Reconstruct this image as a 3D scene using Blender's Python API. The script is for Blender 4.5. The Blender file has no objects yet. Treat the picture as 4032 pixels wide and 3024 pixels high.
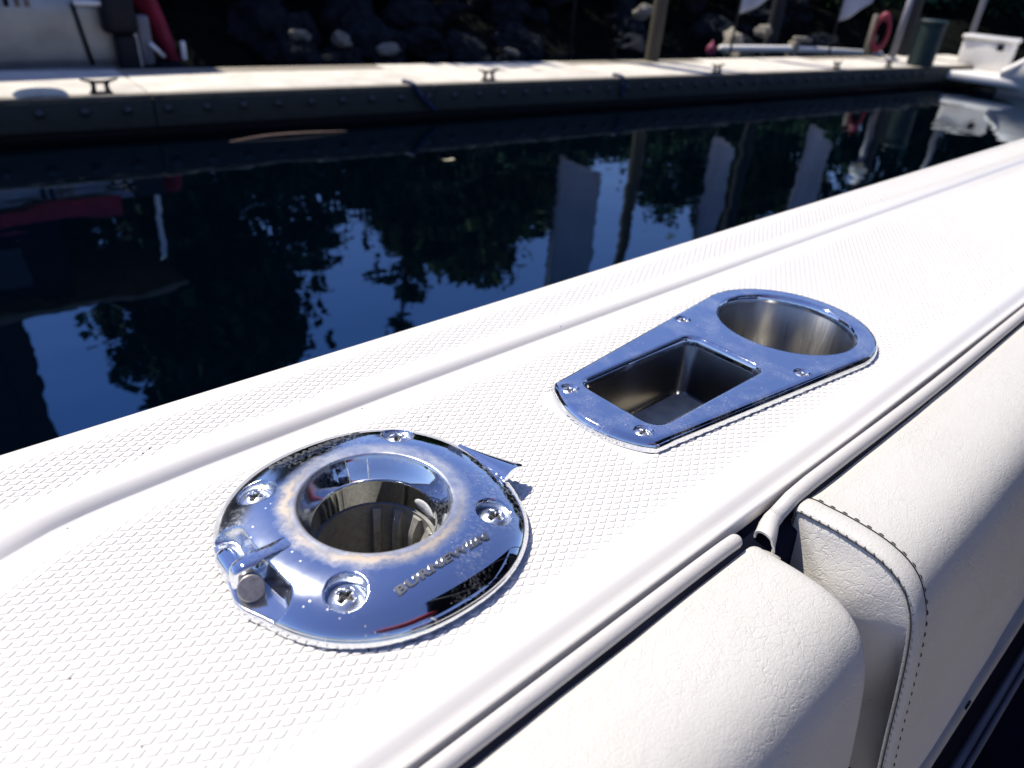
import bpy, bmesh, math, random
from mathutils import Vector, Matrix, noise
R = math.radians
C = bpy.context.scene.collection
sc = bpy.context.scene
random.seed(7)
# ------------------------------------------------------------------ camera, sky, sun, exposure
cam_d = bpy.data.cameras.new('camera'); cam = bpy.data.objects.new('camera', cam_d); C.objects.link(cam)
cam_d.sensor_width = 36; cam_d.lens = 26.0; cam_d.clip_start = 0.01; cam_d.clip_end = 2000
right = Vector((0.7356948, -0.6731372, 0.0750959))
down = Vector((-0.2958897, -0.4191466, -0.8583504))
fwd = Vector((0.6092638, 0.6092638, -0.5075384))
cam.matrix_world = Matrix(((right.x, -down.x, -fwd.x, 0), (right.y, -down.y, -fwd.y, 0), (right.z, -down.z, -fwd.z, .22), (0, 0, 0, 1)))
cam_d.dof.use_dof = True; cam_d.dof.focus_distance = 0.37; cam_d.dof.aperture_fstop = 10.5
sc.camera = cam
SUN = Vector((-.19, .57, 1.0)).normalized()
el = math.asin(SUN.z); rot = math.atan2(SUN.x, SUN.y)
w = bpy.data.worlds.new('World'); sc.world = w; w.use_nodes = True
nt = w.node_tree; nt.nodes.clear()
sky = nt.nodes.new('ShaderNodeTexSky'); sky.sky_type = 'NISHITA'; sky.sun_disc = False
sky.sun_elevation = el; sky.sun_rotation = rot
sky.air_density = 1.0; sky.dust_density = 0.0; sky.ozone_density = 5.0
bg = nt.nodes.new('ShaderNodeBackground'); bg.inputs[1].default_value = 0.115
wo = nt.nodes.new('ShaderNodeOutputWorld')
hs_ = nt.nodes.new('ShaderNodeHueSaturation'); hs_.inputs['Saturation'].default_value = 1.0; hs_.inputs['Hue'].default_value = .518; nt.links.new(sky.outputs[0], hs_.inputs['Color']); nt.links.new(hs_.outputs[0], bg.inputs[0]); nt.links.new(bg.outputs[0], wo.inputs[0])
sl = bpy.data.lights.new('sun', 'SUN'); so = bpy.data.objects.new('sun', sl); C.objects.link(so)
sl.energy = 4.3; sl.angle = R(.53); sl.color = (1, .94, .84)
so.rotation_euler = SUN.to_track_quat('Z', 'Y').to_euler()
sc.view_settings.view_transform = 'Standard'; sc.view_settings.look = 'None'
sc.view_settings.gamma = 1; sc.view_settings.use_curve_mapping = False
sc.view_settings.exposure = 0.45
sc.cycles.max_bounces = 8; sc.cycles.glossy_bounces = 6; sc.cycles.caustics_reflective = False

# ------------------------------------------------------------------ materials
def mat(name, col=(.5, .5, .5), rough=.5, metal=0., spec=.5, ior=1.5, coat=0.):
    m = bpy.data.materials.new(name); m.use_nodes = True
    b = m.node_tree.nodes['Principled BSDF']
    b.inputs['Base Color'].default_value = (*col, 1); b.inputs['Roughness'].default_value = rough
    b.inputs['Metallic'].default_value = metal; b.inputs['IOR'].default_value = ior
    b.inputs['Specular IOR Level'].default_value = spec; b.inputs['Coat Weight'].default_value = coat
    return m
class NT:
    def __init__(s, m):
        s.m = m; s.t = m.node_tree; s.b = s.t.nodes['Principled BSDF']
        s.tc = s.t.nodes.new('ShaderNodeTexCoord')
    def n(s, typ, **kw):
        x = s.t.nodes.new('ShaderNode' + typ)
        for k, v in kw.items():
            if k.startswith('i_'):
                x.inputs[k[2:].replace('_', ' ')].default_value = v
            else: setattr(x, k, v)
        return x
    def l(s, a, b): s.t.links.new(a, b)
    def co(s, kind='Object', scale=(1, 1, 1)):
        mp = s.n('Mapping'); mp.inputs['Scale'].default_value = scale
        s.l(s.tc.outputs[kind], mp.inputs[0]); return mp.outputs[0]
    def noise(s, scale, detail=4, rough=.55, co=None, dist=0):
        x = s.n('TexNoise'); x.inputs['Scale'].default_value = scale; x.inputs['Detail'].default_value = detail
        x.inputs['Roughness'].default_value = rough; x.inputs['Distortion'].default_value = dist
        s.l(co or s.tc.outputs['Object'], x.inputs['Vector']); return x
    def vor(s, scale, feature='F1', co=None, rnd=1):
        x = s.n('TexVoronoi'); x.feature = feature; x.inputs['Scale'].default_value = scale
        x.inputs['Randomness'].default_value = rnd
        s.l(co or s.tc.outputs['Object'], x.inputs['Vector']); return x
    def ramp(s, fac, stops):
        x = s.n('ValToRGB'); e = x.color_ramp.elements
        while len(e) < len(stops): e.new(.5)
        for k, (p, c) in enumerate(stops):
            e[k].position = p; e[k].color = (*c, 1) if len(c) == 3 else c
        s.l(fac, x.inputs[0]); return x.outputs[0]
    def rng(s, v, a, b, c=0., d=1.):
        x = s.n('MapRange'); x.inputs[1].default_value = a; x.inputs[2].default_value = b
        x.inputs[3].default_value = c; x.inputs[4].default_value = d; x.clamp = True
        s.l(v, x.inputs[0]); return x.outputs[0]
    def math(s, op, a, b=None):
        x = s.n('Math'); x.operation = op
        for k, v in enumerate((a, b)):
            if v is None: continue
            if isinstance(v, (int, float)): x.inputs[k].default_value = v
            else: s.l(v, x.inputs[k])
        return x.outputs[0]
    def mix(s, f, a, b):
        x = s.n('Mix'); x.data_type = 'RGBA'
        for sock, v in ((x.inputs[0], f), (x.inputs[6], a), (x.inputs[7], b)):
            if isinstance(v, (int, float)): sock.default_value = v
            elif isinstance(v, tuple): sock.default_value = (*v, 1)
            else: s.l(v, sock)
        return x.outputs[2]
    def bump(s, h, dist, strength=1., prev=None):
        x = s.n('Bump'); x.inputs['Distance'].default_value = dist; x.inputs['Strength'].default_value = strength
        s.l(h, x.inputs['Height'])
        if prev is not None: s.l(prev, x.inputs['Normal'])
        s.l(x.outputs[0], s.b.inputs['Normal']); return x.outputs[0]
    def set(s, name, v):
        if isinstance(v, tuple): s.b.inputs[name].default_value = (*v, 1)
        elif isinstance(v, (int, float)): s.b.inputs[name].default_value = v
        else: s.l(v, s.b.inputs[name])
def M_plain(name, col, rough=.6, var=.25, scale=8., bump=0., **kw):
    m = mat(name, col, rough, **kw); t = NT(m)
    nz = t.noise(scale, 5)
    lo = tuple(c * (1 - var) for c in col); hi = tuple(min(1, c * (1 + var)) for c in col)
    t.set('Base Color', t.mix(t.rng(nz.outputs[0], .3, .7), lo, hi))
    if bump: t.bump(nz.outputs[0], bump)
    return m
def M_gelcoat():
    m = mat('gelcoat_white', (.83, .83, .835), .28, coat=.25); t = NT(m)
    v = t.vor(150.); spk = t.n('TexWhiteNoise'); t.l(v.outputs['Position'], spk.inputs['Vector'])
    on = t.math('MULTIPLY', t.math('LESS_THAN', v.outputs['Distance'], .075), t.math('LESS_THAN', spk.outputs['Value'], .10))
    big = t.noise(9., 4)
    base = t.mix(t.rng(big.outputs[0], .3, .75), (.85, .815, .755), (.815, .782, .725))
    t.set('Base Color', t.mix(on, base, (.12, .11, .10)))
    fine = t.noise(2500., 2)
    t.bump(fine.outputs[0], .00005, .4)
    return m
def M_vinyl(name, col, crease=1.):
    m = mat(name, col, .48); t = NT(m)
    wob = t.noise(85., 4)
    vm = t.n('Vector' + 'Math'); vm.operation = 'MULTIPLY_ADD'
    t.l(wob.outputs['Color'], vm.inputs[0]); vm.inputs[1].default_value = (.011, .011, .011); t.l(t.co('Object', (1, 1.3, 1)), vm.inputs[2])
    v1 = t.vor(165., 'DISTANCE_TO_EDGE', vm.outputs[0]); v2 = t.vor(430., 'DISTANCE_TO_EDGE', vm.outputs[0])
    msk = t.rng(t.noise(24., 4).outputs[0], .38, .72)
    c1 = t.math('MULTIPLY', t.rng(v1.outputs['Distance'], 0., .055), msk)
    c2 = t.rng(v2.outputs['Distance'], 0., .12)
    b = t.bump(c1, .0009 * crease, .36); b = t.bump(c2, .00018 * crease, .5, b); b = t.bump(t.noise(75., 5, .6, None, 1.2).outputs[0], .0012 * crease, .4, b)
    t.bump(t.noise(1800., 3).outputs[0], .00012, .6, b)
    v = t.vor(170.); spk = t.n('TexWhiteNoise'); t.l(v.outputs['Position'], spk.inputs['Vector'])
    on = t.math('MULTIPLY', t.math('LESS_THAN', v.outputs['Distance'], .08), t.math('LESS_THAN', spk.outputs['Value'], .03))
    t.set('Base Color', t.mix(on, t.mix(t.rng(t.noise(22., 3).outputs[0], .3, .7), col, tuple(c * k for c, k in zip(col, (.97, .965, .95)))), (.15, .14, .12)))
    return m
def M_chrome(name, rough=.035, spots=1.):
    m = mat(name, (.70, .735, .79), rough, 1.); t = NT(m)
    n1 = t.noise(55., 6, .65); n2 = t.noise(900., 3); v = t.vor(330.)
    dry = t.math('MULTIPLY', t.rng(n1.outputs[0], .46, .76), t.rng(n2.outputs[0], .38, .7))
    sp = t.n('TexWhiteNoise'); t.l(v.outputs['Position'], sp.inputs['Vector'])
    dots = t.math('MULTIPLY', t.rng(v.outputs['Distance'], .2, .08), t.math('LESS_THAN', sp.outputs['Value'], .10))
    dirt = t.math('MULTIPLY', t.math('MAXIMUM', dry, dots), .45 * spots)
    t.set('Base Color', t.mix(dirt, (.70, .735, .79), (.80, .80, .79)))
    t.set('Roughness', t.math('ADD', t.math('MULTIPLY', dirt, .45), rough))
    t.set('Metallic', t.rng(dirt, 0., 1., 1., .25))
    return m
def M_chrome_stained():
    m = mat('chrome_stained', (.70, .735, .79), .05, 1.); t = NT(m)
    sep = t.n('SeparateXYZ'); t.l(t.tc.outputs['Object'], sep.inputs[0])
    x, y = sep.outputs[0], sep.outputs[1]
    r = t.math('SQRT', t.math('ADD', t.math('MULTIPLY', x, x), t.math('MULTIPLY', y, y)))
    n1 = t.noise(90., 5, .65); n2 = t.noise(700., 4); n3 = t.noise(28., 4)
    rw = t.math('ADD', r, t.math('MULTIPLY', t.math('SUBTRACT', t.noise(170., 6, .7).outputs[0], .5), .009))
    # pale oxide bloom round the lip
    ox = t.math('MULTIPLY', t.rng(rw, .0305, .0325), t.rng(rw, .0420, .0372))
    ox = t.math('MULTIPLY', ox, t.rng(n1.outputs[0], .25, .6, .35, 1.))
    # brown line, stronger towards the near side
    side = t.rng(t.math('ADD', t.math('MULTIPLY', x, -.85), t.math('MULTIPLY', y, -.5)), -.024, .012)
    br = t.math('MULTIPLY', t.math('MULTIPLY', t.rng(rw, .0325, .0362), t.rng(rw, .0408, .0365)), t.math('MULTIPLY', side, t.rng(n3.outputs[0], .22, .5)))
    br2 = t.math('MULTIPLY', t.math('MULTIPLY', t.rng(r, .0312, .0319), t.rng(r, .0335, .0325)), t.math('MULTIPLY', side, .8))
    br = t.math('MAXIMUM', br, br2)
    dry = t.math('MULTIPLY', t.rng(n3.outputs[0], .5, .75), t.rng(n2.outputs[0], .48, .66))
    v = t.vor(430.); sp = t.n('TexWhiteNoise'); t.l(v.outputs['Position'], sp.inputs['Vector'])
    dots = t.math('MULTIPLY', t.rng(v.outputs['Distance'], .22, .1), t.math('LESS_THAN', sp.outputs['Value'], .09))
    d = t.math('MULTIPLY', t.math('MAXIMUM', dry, dots), .5)
    pale = t.math('MAXIMUM', t.math('MULTIPLY', ox, .55), d)
    col = t.mix(pale, (.70, .735, .79), (.70, .68, .63))
    col = t.mix(t.math('MULTIPLY', br, .7), col, (.48, .33, .16))
    t.set('Base Color', col)
    allm = t.math('MAXIMUM', pale, t.math('MULTIPLY', br, .8))
    t.set('Roughness', t.math('ADD', t.math('MULTIPLY', allm, .5), t.math('ADD', .04, t.math('MULTIPLY', t.rng(t.math('ADD', x, t.math('MULTIPLY', n1.outputs[0], .02)), .012, -.030), t.rng(n3.outputs[0], .25, .62, .03, .17)))))
    t.set('Metallic', t.rng(allm, 0., 1., 1., .45))
    return m
def M_brushed():
    m = mat('brushed_steel', (.44, .43, .405), .2, 1.); t = NT(m)
    n = t.noise(1., 3, .6, t.co('Object', (900, 900, 20)))
    t.set('Roughness', t.rng(n.outputs[0], .3, .7, .26, .36)); t.b.inputs['Anisotropic'].default_value = .85; tg = t.n('Tangent'); tg.direction_type = 'RADIAL'; tg.axis = 'Z'; t.l(tg.outputs[0], t.b.inputs['Tangent']); t.b.inputs['Anisotropic Rotation'].default_value = .25
    return m
def M_water():
    m = mat('harbour_water', (.0002, .0011, .0030), .014, ior=2.5); t = NT(m); m.node_tree.nodes['Principled BSDF'].inputs['Specular Tint'].default_value = (.20, .62, 1, 1)
    n = t.noise(1.1, 2, .5, t.co('Object', (1, 1.6, 1))); n2 = t.noise(5., 2, .5)
    b = t.bump(n.outputs[0], .016, .4); t.bump(n2.outputs[0], .0018, .5, b)
    return m
def M_wood(name, col, rough=.85, sc_=(1, 12, 12)):
    m = mat(name, col, rough); t = NT(m)
    n = t.noise(6., 6, .65, t.co('Object', sc_)); n2 = t.noise(1.7, 3)
    f = t.math('MULTIPLY', t.rng(n.outputs[0], .25, .75), t.rng(n2.outputs[0], .2, .8, .5, 1.))
    t.set('Base Color', t.mix(f, tuple(c * .45 for c in col), tuple(min(1, c * 1.3) for c in col)))
    t.bump(n.outputs[0], .004); return m
def M_leaf(name, col):
    m = mat(name, col, .8, spec=.04); t = NT(m)
    oi = t.n('ObjectInfo'); n = t.noise(1.3, 3)
    t.set('Base Color', t.mix(t.rng(n.outputs[0], .35, .65), tuple(c * .5 for c in col), tuple(c * 1.5 for c in col)))
    return m
GEL = M_gelcoat()
VIN = M_vinyl('vinyl_ivory', (.61, .59, .54), .7); VIN2 = M_vinyl('vinyl_ivory_lit', (.70, .67, .615), .6)  # VIN2 copies VIN with light on the end panel put into its colour
WELT = M_vinyl('vinyl_welt', (.57, .545, .515), .25)
CHR = M_chrome('chrome'); CLEAN = M_chrome('chrome_clean', .06, .12); STN = M_chrome_stained(); BRU = M_brushed()
STEEL = M_chrome('stainless_screw', .33, .3); DULL = M_plain('dull_cast_steel', (.40, .365, .33), .42, .2, 500., .00006, metal=.85)
LETT = M_plain('worn_letter_steel', (.30, .30, .29), .35, .15, 400., metal=.9)
BLK = M_plain('black_plastic', (.30, .29, .255), .34, .25, 300., .00003)
CROSS = M_plain('recess_dark', (.06, .055, .05), .5, .3, 400.)
THREAD = M_plain('dark_thread', (.06, .055, .055), .8, .3, 900.)
POCK = M_plain('pocket_liner', (.70, .62, .45), .95, .2, 120., spec=.1)
NAVY = M_plain('navy_trim', (.010, .012, .024), .9, .3, 25., spec=0.)
TRIM = M_plain('grey_trim', (.30, .30, .30), .5, .12, 40.)
WATER = M_water()
CONC = M_plain('dock_concrete', (.64, .59, .50), .85, .16, 5., .004)
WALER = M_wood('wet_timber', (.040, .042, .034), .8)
TIMB = M_wood('weathered_timber', (.34, .30, .23), .85)
PILE = M_wood('pile_timber', (.085, .072, .048), .85, (10, 10, 1))
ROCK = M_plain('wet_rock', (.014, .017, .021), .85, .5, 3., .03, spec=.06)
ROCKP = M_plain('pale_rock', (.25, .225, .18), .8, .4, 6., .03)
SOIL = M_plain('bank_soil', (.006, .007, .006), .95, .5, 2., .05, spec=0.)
ALU = M_plain('hull_aluminium', (.30, .30, .30), .42, .2, 3., .002, metal=.85)
WHT = M_plain('white_paint', (.78, .78, .77), .35, .04, 3.)
LTB = M_plain('pale_box_paint', (.74, .72, .67), .5, .06, 4.)
RED = M_plain('red_canvas', (.22, .008, .035), .75, .3, 6., .003)
RINGM = M_plain('red_lifering', (.22, .012, .035), .55, .2, 6.)
GALV = M_plain('galvanised', (.17, .17, .20), .5, .15, 10.)
IRON = M_plain('black_iron', (.009, .010, .015), .55, .3, 30., spec=.2)
GREEN = M_plain('green_plastic', (.018, .04, .038), .6, .25, 8.)
CLOTH = M_plain('pale_cloth', (.32, .35, .45), .8, .12, 3., .002)
ROPE = M_plain('blue_rope', (.006, .018, .065), .8, .4, 60.)
MATB = M_plain('blue_grey_shadow', (.05, .075, .125), .8, .2, 10., spec=.05)  # bluish shadow on the dock put into the colour
DRIFT = M_wood('driftwood', (.30, .20, .14))
BARK = M_wood('bark', (.035, .028, .022), .9, (8, 8, 1))
LEAF = [M_leaf('leaf_dark', (.018, .044, .024)), M_leaf('leaf_mid', (.036, .070, .028)), M_leaf('leaf_olive', (.06, .082, .028))]
SHED = M_wood('dark_boards', (.008, .010, .014), .8, (12, 12, 1))
GLASS = mat('dark_glass', (.01, .012, .015), .05)
ROOFM = M_plain('roof_edge', (.16, .12, .09), .7, .3, 5.)
BLUEP = M_plain('blue_grey_cladding', (.10, .14, .19), .7, .2, 2.)

# ------------------------------------------------------------------ mesh helpers
def link(o, parent=None):
    C.objects.link(o)
    if parent: o.parent = parent
    return o
def off(parent):
    v = Vector((0, 0, 0))
    while parent: v += parent.location; parent = parent.parent
    return v
def obj(name, V, F, m, parent=None, smooth=True, world=True, base=None):
    me = bpy.data.meshes.new(name)
    d = off(parent) if world else Vector((0, 0, 0))
    if base is not None: d = Vector(base)
    me.from_pydata([Vector(v) - d for v in V], [], F); me.validate(); me.update()
    if smooth: me.polygons.foreach_set('use_smooth', [True] * len(me.polygons))
    me.materials.append(m)
    o = bpy.data.objects.new(name, me)
    if base is not None: o.location = base
    return link(o, parent)
def fixn(o):
    bm = bmesh.new(); bm.from_mesh(o.data); bmesh.ops.recalc_face_normals(bm, faces=bm.faces); bm.to_mesh(o.data); bm.free(); return o
def sharp(o, a=40):
    bm = bmesh.new(); bm.from_mesh(o.data); bmesh.ops.recalc_face_normals(bm, faces=bm.faces)
    for e in bm.edges:
        if len(e.link_faces) == 2 and e.calc_face_angle(0) > R(a): e.smooth = False
    bm.to_mesh(o.data); bm.free(); return o
def thing(name, label, cat, loc=(0, 0, 0), group=None, rotz=0):
    o = bpy.data.objects.new(name, None); o.location = loc; o.rotation_euler[2] = rotz; o.empty_display_size = .05
    link(o); return tag(o, label, cat, group)
def tag(o, label=None, cat=None, group=None, kind=None):
    if label: o['label'] = label
    if cat: o['category'] = cat
    if group: o['group'] = group
    if kind: o['kind'] = kind
    return o
def grid(rows, closed=False, flip=False):
    V = [p for r in rows for p in r]; n = len(rows[0]); F = []
    for i in range(len(rows) - 1):
        for j in range(n if closed else n - 1):
            a, b = i * n + j, i * n + (j + 1) % n
            f = (a, b, b + n, a + n)
            F.append(f[::-1] if flip else f)
    return V, F
def box(x0, x1, y0, y1, z0, z1):
    V = [(x, y, z) for z in (z0, z1) for y in (y0, y1) for x in (x0, x1)]
    F = [(0, 2, 3, 1), (4, 5, 7, 6), (0, 1, 5, 4), (2, 6, 7, 3), (0, 4, 6, 2), (1, 3, 7, 5)]
    return V, F
def bevel(o, wd, seg=2):
    bm = bmesh.new(); bm.from_mesh(o.data)
    bmesh.ops.bevel(bm, geom=bm.edges[:], offset=wd, segments=seg, affect='EDGES', profile=.5, clamp_overlap=True)
    bm.to_mesh(o.data); bm.free(); o.data.polygons.foreach_set('use_smooth', [True] * len(o.data.polygons)); return sharp(o, 50)
def frame(d):
    d = d.normalized(); a = Vector((0, 0, 1)) if abs(d.z) < .9 else Vector((1, 0, 0))
    u = d.cross(a).normalized(); return u, d.cross(u).normalized()
def tube(pts, rad, n=12, cap=True):
    pts = [Vector(p) for p in pts]; rows = []
    for i, p in enumerate(pts):
        d = (pts[min(i + 1, len(pts) - 1)] - pts[max(i - 1, 0)])
        u, v = frame(d); r = rad[i] if isinstance(rad, (list, tuple)) else rad
        rows.append([p + u * (r * math.cos(2 * math.pi * k / n)) + v * (r * math.sin(2 * math.pi * k / n)) for k in range(n)])
    V, F = grid(rows, True)
    if cap:
        F.append(tuple(range(n))[::-1]); F.append(tuple(range(len(V) - n, len(V))))
    return V, F
def lathe(prof, c=(0, 0, 0), n=32):
    rows = [[(c[0] + r * math.cos(2 * math.pi * k / n), c[1] + r * math.sin(2 * math.pi * k / n), c[2] + z) for k in range(n)] for r, z in prof]
    return grid(rows, True)
def join(*vf):
    V, F = [], []
    for v, f in vf:
        o = len(V); V += [tuple(p) for p in v]; F += [tuple(i + o for i in q) for q in f]
    return V, F
def interp(tab, x):
    if x <= tab[0][0]: return tab[0][1]
    for (a, fa), (b, fb) in zip(tab, tab[1:]):
        if x <= b: return fa + (fb - fa) * (x - a) / (b - a)
    return tab[-1][1]
def smooth(a, b, x):
    t = max(0, min(1, (x - a) / (b - a))); return t * t * (3 - 2 * t)
def resample(P, n):
    P = [Vector(p) for p in P]
    # centripetal-ish catmull through points, then equal arc length
    Q = []
    for i in range(len(P) - 1):
        p0, p1, p2, p3 = P[max(i - 1, 0)], P[i], P[i + 1], P[min(i + 2, len(P) - 1)]
        for k in range(12):
            t = k / 12
            Q.append(.5 * ((2 * p1) + (p2 - p0) * t + (2 * p0 - 5 * p1 + 4 * p2 - p3) * t * t + (3 * p1 - p0 - 3 * p2 + p3) * t ** 3))
    Q.append(P[-1]); L = [0]
    for a, b in zip(Q, Q[1:]): L.append(L[-1] + (b - a).length)
    out = []; j = 0
    for k in range(n):
        s = L[-1] * k / (n - 1)
        while j < len(L) - 2 and L[j + 1] < s: j += 1
        f = (s - L[j]) / max(1e-9, L[j + 1] - L[j]); out.append(Q[j].lerp(Q[j + 1], min(1, f)))
    return out
def copy_tree(o, parent=None):
    c = o.copy(); C.objects.link(c)
    if parent: c.parent = parent
    for ch in list(o.children): copy_tree(ch, c)
    return c

# ================================================================== SETTING: water and bank
V, F = grid([[(x, y, -1.23) for x in (-400, 0, 400)] for y in (-400, 0, 400)])
tag(obj('water', V, F, WATER, smooth=False), kind='structure')
def shore(x):  # where the bank leaves the water
    return interp([(-40, 9.2), (0, 8.7), (12, 8.6), (18, 8.4), (24, 6.5), (30, 1.5), (36, -8), (60, -60)], x)
rows = []
for i in range(90):
    x = -30 + i * .85; r = []
    for j in range(26):
        d = -1.0 + j * .75
        z = -1.75 + .75 * max(0, d) ** .62 * 1.0
        z += .22 * noise.noise(Vector((x * .6, d * .6, 3))) + .1 * noise.noise(Vector((x * 1.9, d * 1.9, 8)))
        r.append((x, shore(x) + d, z))
    rows.append(r)
V, F = grid(rows)
tag(fixn(obj('bank', V, F, SOIL)), kind='structure')
def bank_z(x, y):
    d = y - shore(x); return -1.75 + .75 * max(0, d) ** .62

# ================================================================== OUR BOAT: side deck
boat = thing('motor_boat', 'white fibreglass boat side deck in the foreground with diamond non slip tread', 'boat', (0, .2, 0))
YO = [(-.8, .335), (-.3, .345), (0, .3488), (.3, .352), (.7, .3585), (1.6, .3632), (3.2, .352)]
YB = [(-.8, .15), (-.2, .215), (-.05, .262), (.0082, .2797), (.025, .286), (.044, .2893), (.093, .292), (.2, .2945), (.6, .2978), (1.4, .298), (3.2, .29)]
BEND = [(-.8, 0), (.4, 0), (.75, .004), (1.3, .010), (3.2, .006)]
HS = .006
HX = [(.1, 1.), (.35, .8), (.7, .6), (3, .55)]
def deck_profile(x):
    yo, yb, b = interp(YO, x), interp(YB, x), interp(BEND, x)
    bt = max(yb + .0115, min(.3015, yo - .05)); wd = bt - yb; hx = interp(HX, x)
    P = [(yo + .004, -.09), (yo + .004, -.03), (yo + .001, -.02), (yo, -.006), (yo, 0), (yo - .0008, .0028 * hx), (yo - .0025, .0048 * hx), (yo - .005, .0057 * hx), (yo - .009, HS * hx)]
    for k in range(1, 6): P.append((yo - .009 + (bt + .004 - yo + .009) * k / 5, HS * hx))
    for f, z in ((1.1, .0058), (1., .00565), (.9, .0058), (.78, .0060), (.62, .0058), (.46, .0053), (.32, .0044), (.2, .0032), (.1, .0018), (.035, .0005), (0, 0)):
        P.append((yb + wd * f, z * hx))
    ye = .1385 + b; n = 38
    for k in range(1, n + 1): P.append((yb + (ye - yb) * k / n, 0))
    for y, z in ((.1345, -.0010), (.131, -.0016), (.1280, -.0014), (.1250, -.0018), (.1224, -.0030), (.1204, -.0045), (.1188, -.0056), (.1175, -.0061), (.1163, -.0062), (.1152, -.0066), (.1145, -.0078), (.1142, -.011), (.1142, -.06)):
        P.append((y + b, z))
    return P
xs = []; x = -.8
while x < 3.2:
    xs.append(x); x += .004 if .07 < x < .56 else (.012 if x < 1 else .06)
rows = [[(x, y, z) for y, z in deck_profile(x)] for x in xs]
V, F = grid(rows)
RC = (.1335, .209); CC = (.4745, .2065); PC = (.344, .2065)
def in_hole(x, y):
    if math.hypot(x - RC[0], y - RC[1]) < .034: return True
    if math.hypot(x - CC[0], y - CC[1]) < .0505: return True
    return abs(x - PC[0]) < .0575 and abs(y - PC[1]) < .0325
F = [f for f in F if not in_hole(sum(V[i][0] for i in f) / 4, sum(V[i][1] for i in f) / 4)]
deck = fixn(obj('side_deck', V, F, GEL, boat))
if sum(p.normal.z for p in deck.data.polygons) < 0:
    deck.data.flip_normals()
rub = obj('rub_rail', *grid([[(x, interp(YO, x) + a, z) for a, z in ((.005, -.028), (.016, -.031), (.020, -.042), (.016, -.053), (.005, -.056))] for x in xs[::6]]), M_plain('rub_grey', (.45, .46, .47), .5, .1, 20.), boat); fixn(rub)
hull = obj('hull_side', *grid([[(x, interp(YO, x) + .003 - .35 * t * t, -.05 - 1.3 * t) for t in (0, .25, .5, .75, 1)] for x in xs[::8]]), GEL, boat); fixn(hull)
# non slip pads
A = Vector((.0040, -.00235)); B = Vector((.0040, .00235))
def pad_geo(s=1.0, h=.00062):
    ax, ay = .00272 * s, .00158 * s
    ring = [(-ax, 0), (0, -ay), (ax, 0), (0, ay)]
    V = [(a, b, -.0001) for a, b in ring] + [(a * .93, b * .93, h * .78) for a, b in ring] + [(a * .70, b * .70, h) for a, b in ring]
    F = [(4 * l + k, 4 * l + (k + 1) % 4, 4 * l + 4 + (k + 1) % 4, 4 * l + 4 + k) for l in range(2) for k in range(4)] + [(8, 9, 10, 11)]
    return V, F
def plate_half(x):  # half width of the cup holder plate at x
    if x < .2605 or x > .5365: return -1
    if x > CC[0]: return math.sqrt(max(0, .062 ** 2 - (x - CC[0]) ** 2))
    return .038 + (.0625 - .038) * (x - .2605) / (CC[0] - .2605)
pads = []
for i in range(-300, 560):
    for j in range(-300, 560):
        p = A * i + B * j
        if not (-.42 < p.x < 1.9): continue
        yb, yo, b = interp(YB, p.x), interp(YO, p.x), interp(BEND, p.x)
        bt = max(yb + .0115, min(.3015, yo - .05))
        e = .0022 * noise.noise(Vector((p.x * 14, p.y * 14, 0)))
        if .1395 + b < p.y < yb - .0135 + e:
            if math.hypot(p.x - RC[0], p.y - RC[1]) < .062: continue
            if abs(p.y - .2065) < plate_half(p.x) - .001: continue
            d = min(p.y - .1395 - b, yb - .0135 - p.y); k = .55 + .45 * smooth(0, .009, d); z = 0
        elif bt + .0050 < p.y < yo - .0145:
            d = min(p.y - bt - .005, yo - .0145 - p.y); k = .6 + .4 * smooth(0, .006, d); z = HS * interp(HX, p.x)
        else: continue
        dist = (Vector((p.x, p.y, z)) - Vector((0, 0, .22)))
        zc = dist.dot(fwd); u = dist.dot(right) / zc; vv = dist.dot(down) / zc
        vis = abs(u) < .69 and abs(vv) < .52 and zc > 0
        pads.append((zc if vis else 99 + zc, p.x, p.y, z, k))
pads.sort()
pv, pf = pad_geo()
pm = bpy.data.meshes.new('tread_pad'); pm.from_pydata(pv, [], pf); pm.materials.append(GEL); pm.update()
pm.polygons.foreach_set('use_smooth', [False] * len(pm.polygons))
for _, x, y, z, k in pads[:300]:
    o = bpy.data.objects.new('tread_pad', pm); o.location = (x, y - .2, z); o.scale = (1, 1, k); link(o, boat)
V, F = [], []
for zc, x, y, z, k in pads[300:]:
    o = len(V); V += [(x + a, y + b, z + c * k) for a, b, c in pv]; F += [tuple(q + o for q in f) for f in pf]
tag(obj('tread_pad_field', V, F, GEL, boat, False), kind='stuff')
# cockpit below the cushions
obj('gap_shade_strip', *grid([[(x, .1139 + interp(BEND, x), -.014), (x, .098 + interp(BEND, x), -.020), (x, .094 + interp(BEND, x), -.06)] for x in (-.8, .4, .75, 1.3, 3.2)]), NAVY, boat); fixn(boat.children[-1])  # dark strip added to put shade into the gap beside the welt
obj('cockpit_panel', *grid([[(x, y, z) for y, z in ((.105, -.045), (.10, -.12), (.012, -.185), (.006, -.22), (-.004, -.62), (-.03, -.70), (-.34, -.70))] for x in (-.8, .2, 1., 3.2)]), NAVY, boat)
fixn(boat.children[-1])
for k, (z, y, r) in enumerate(((-.33, -.0068, .0036), (-.33, -.0135, .0022))):
    obj('grab_rail', *tube([(-.3, y, z), (.5, y, z), (1.6, y, z)], r, 12), GALV, boat)

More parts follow.
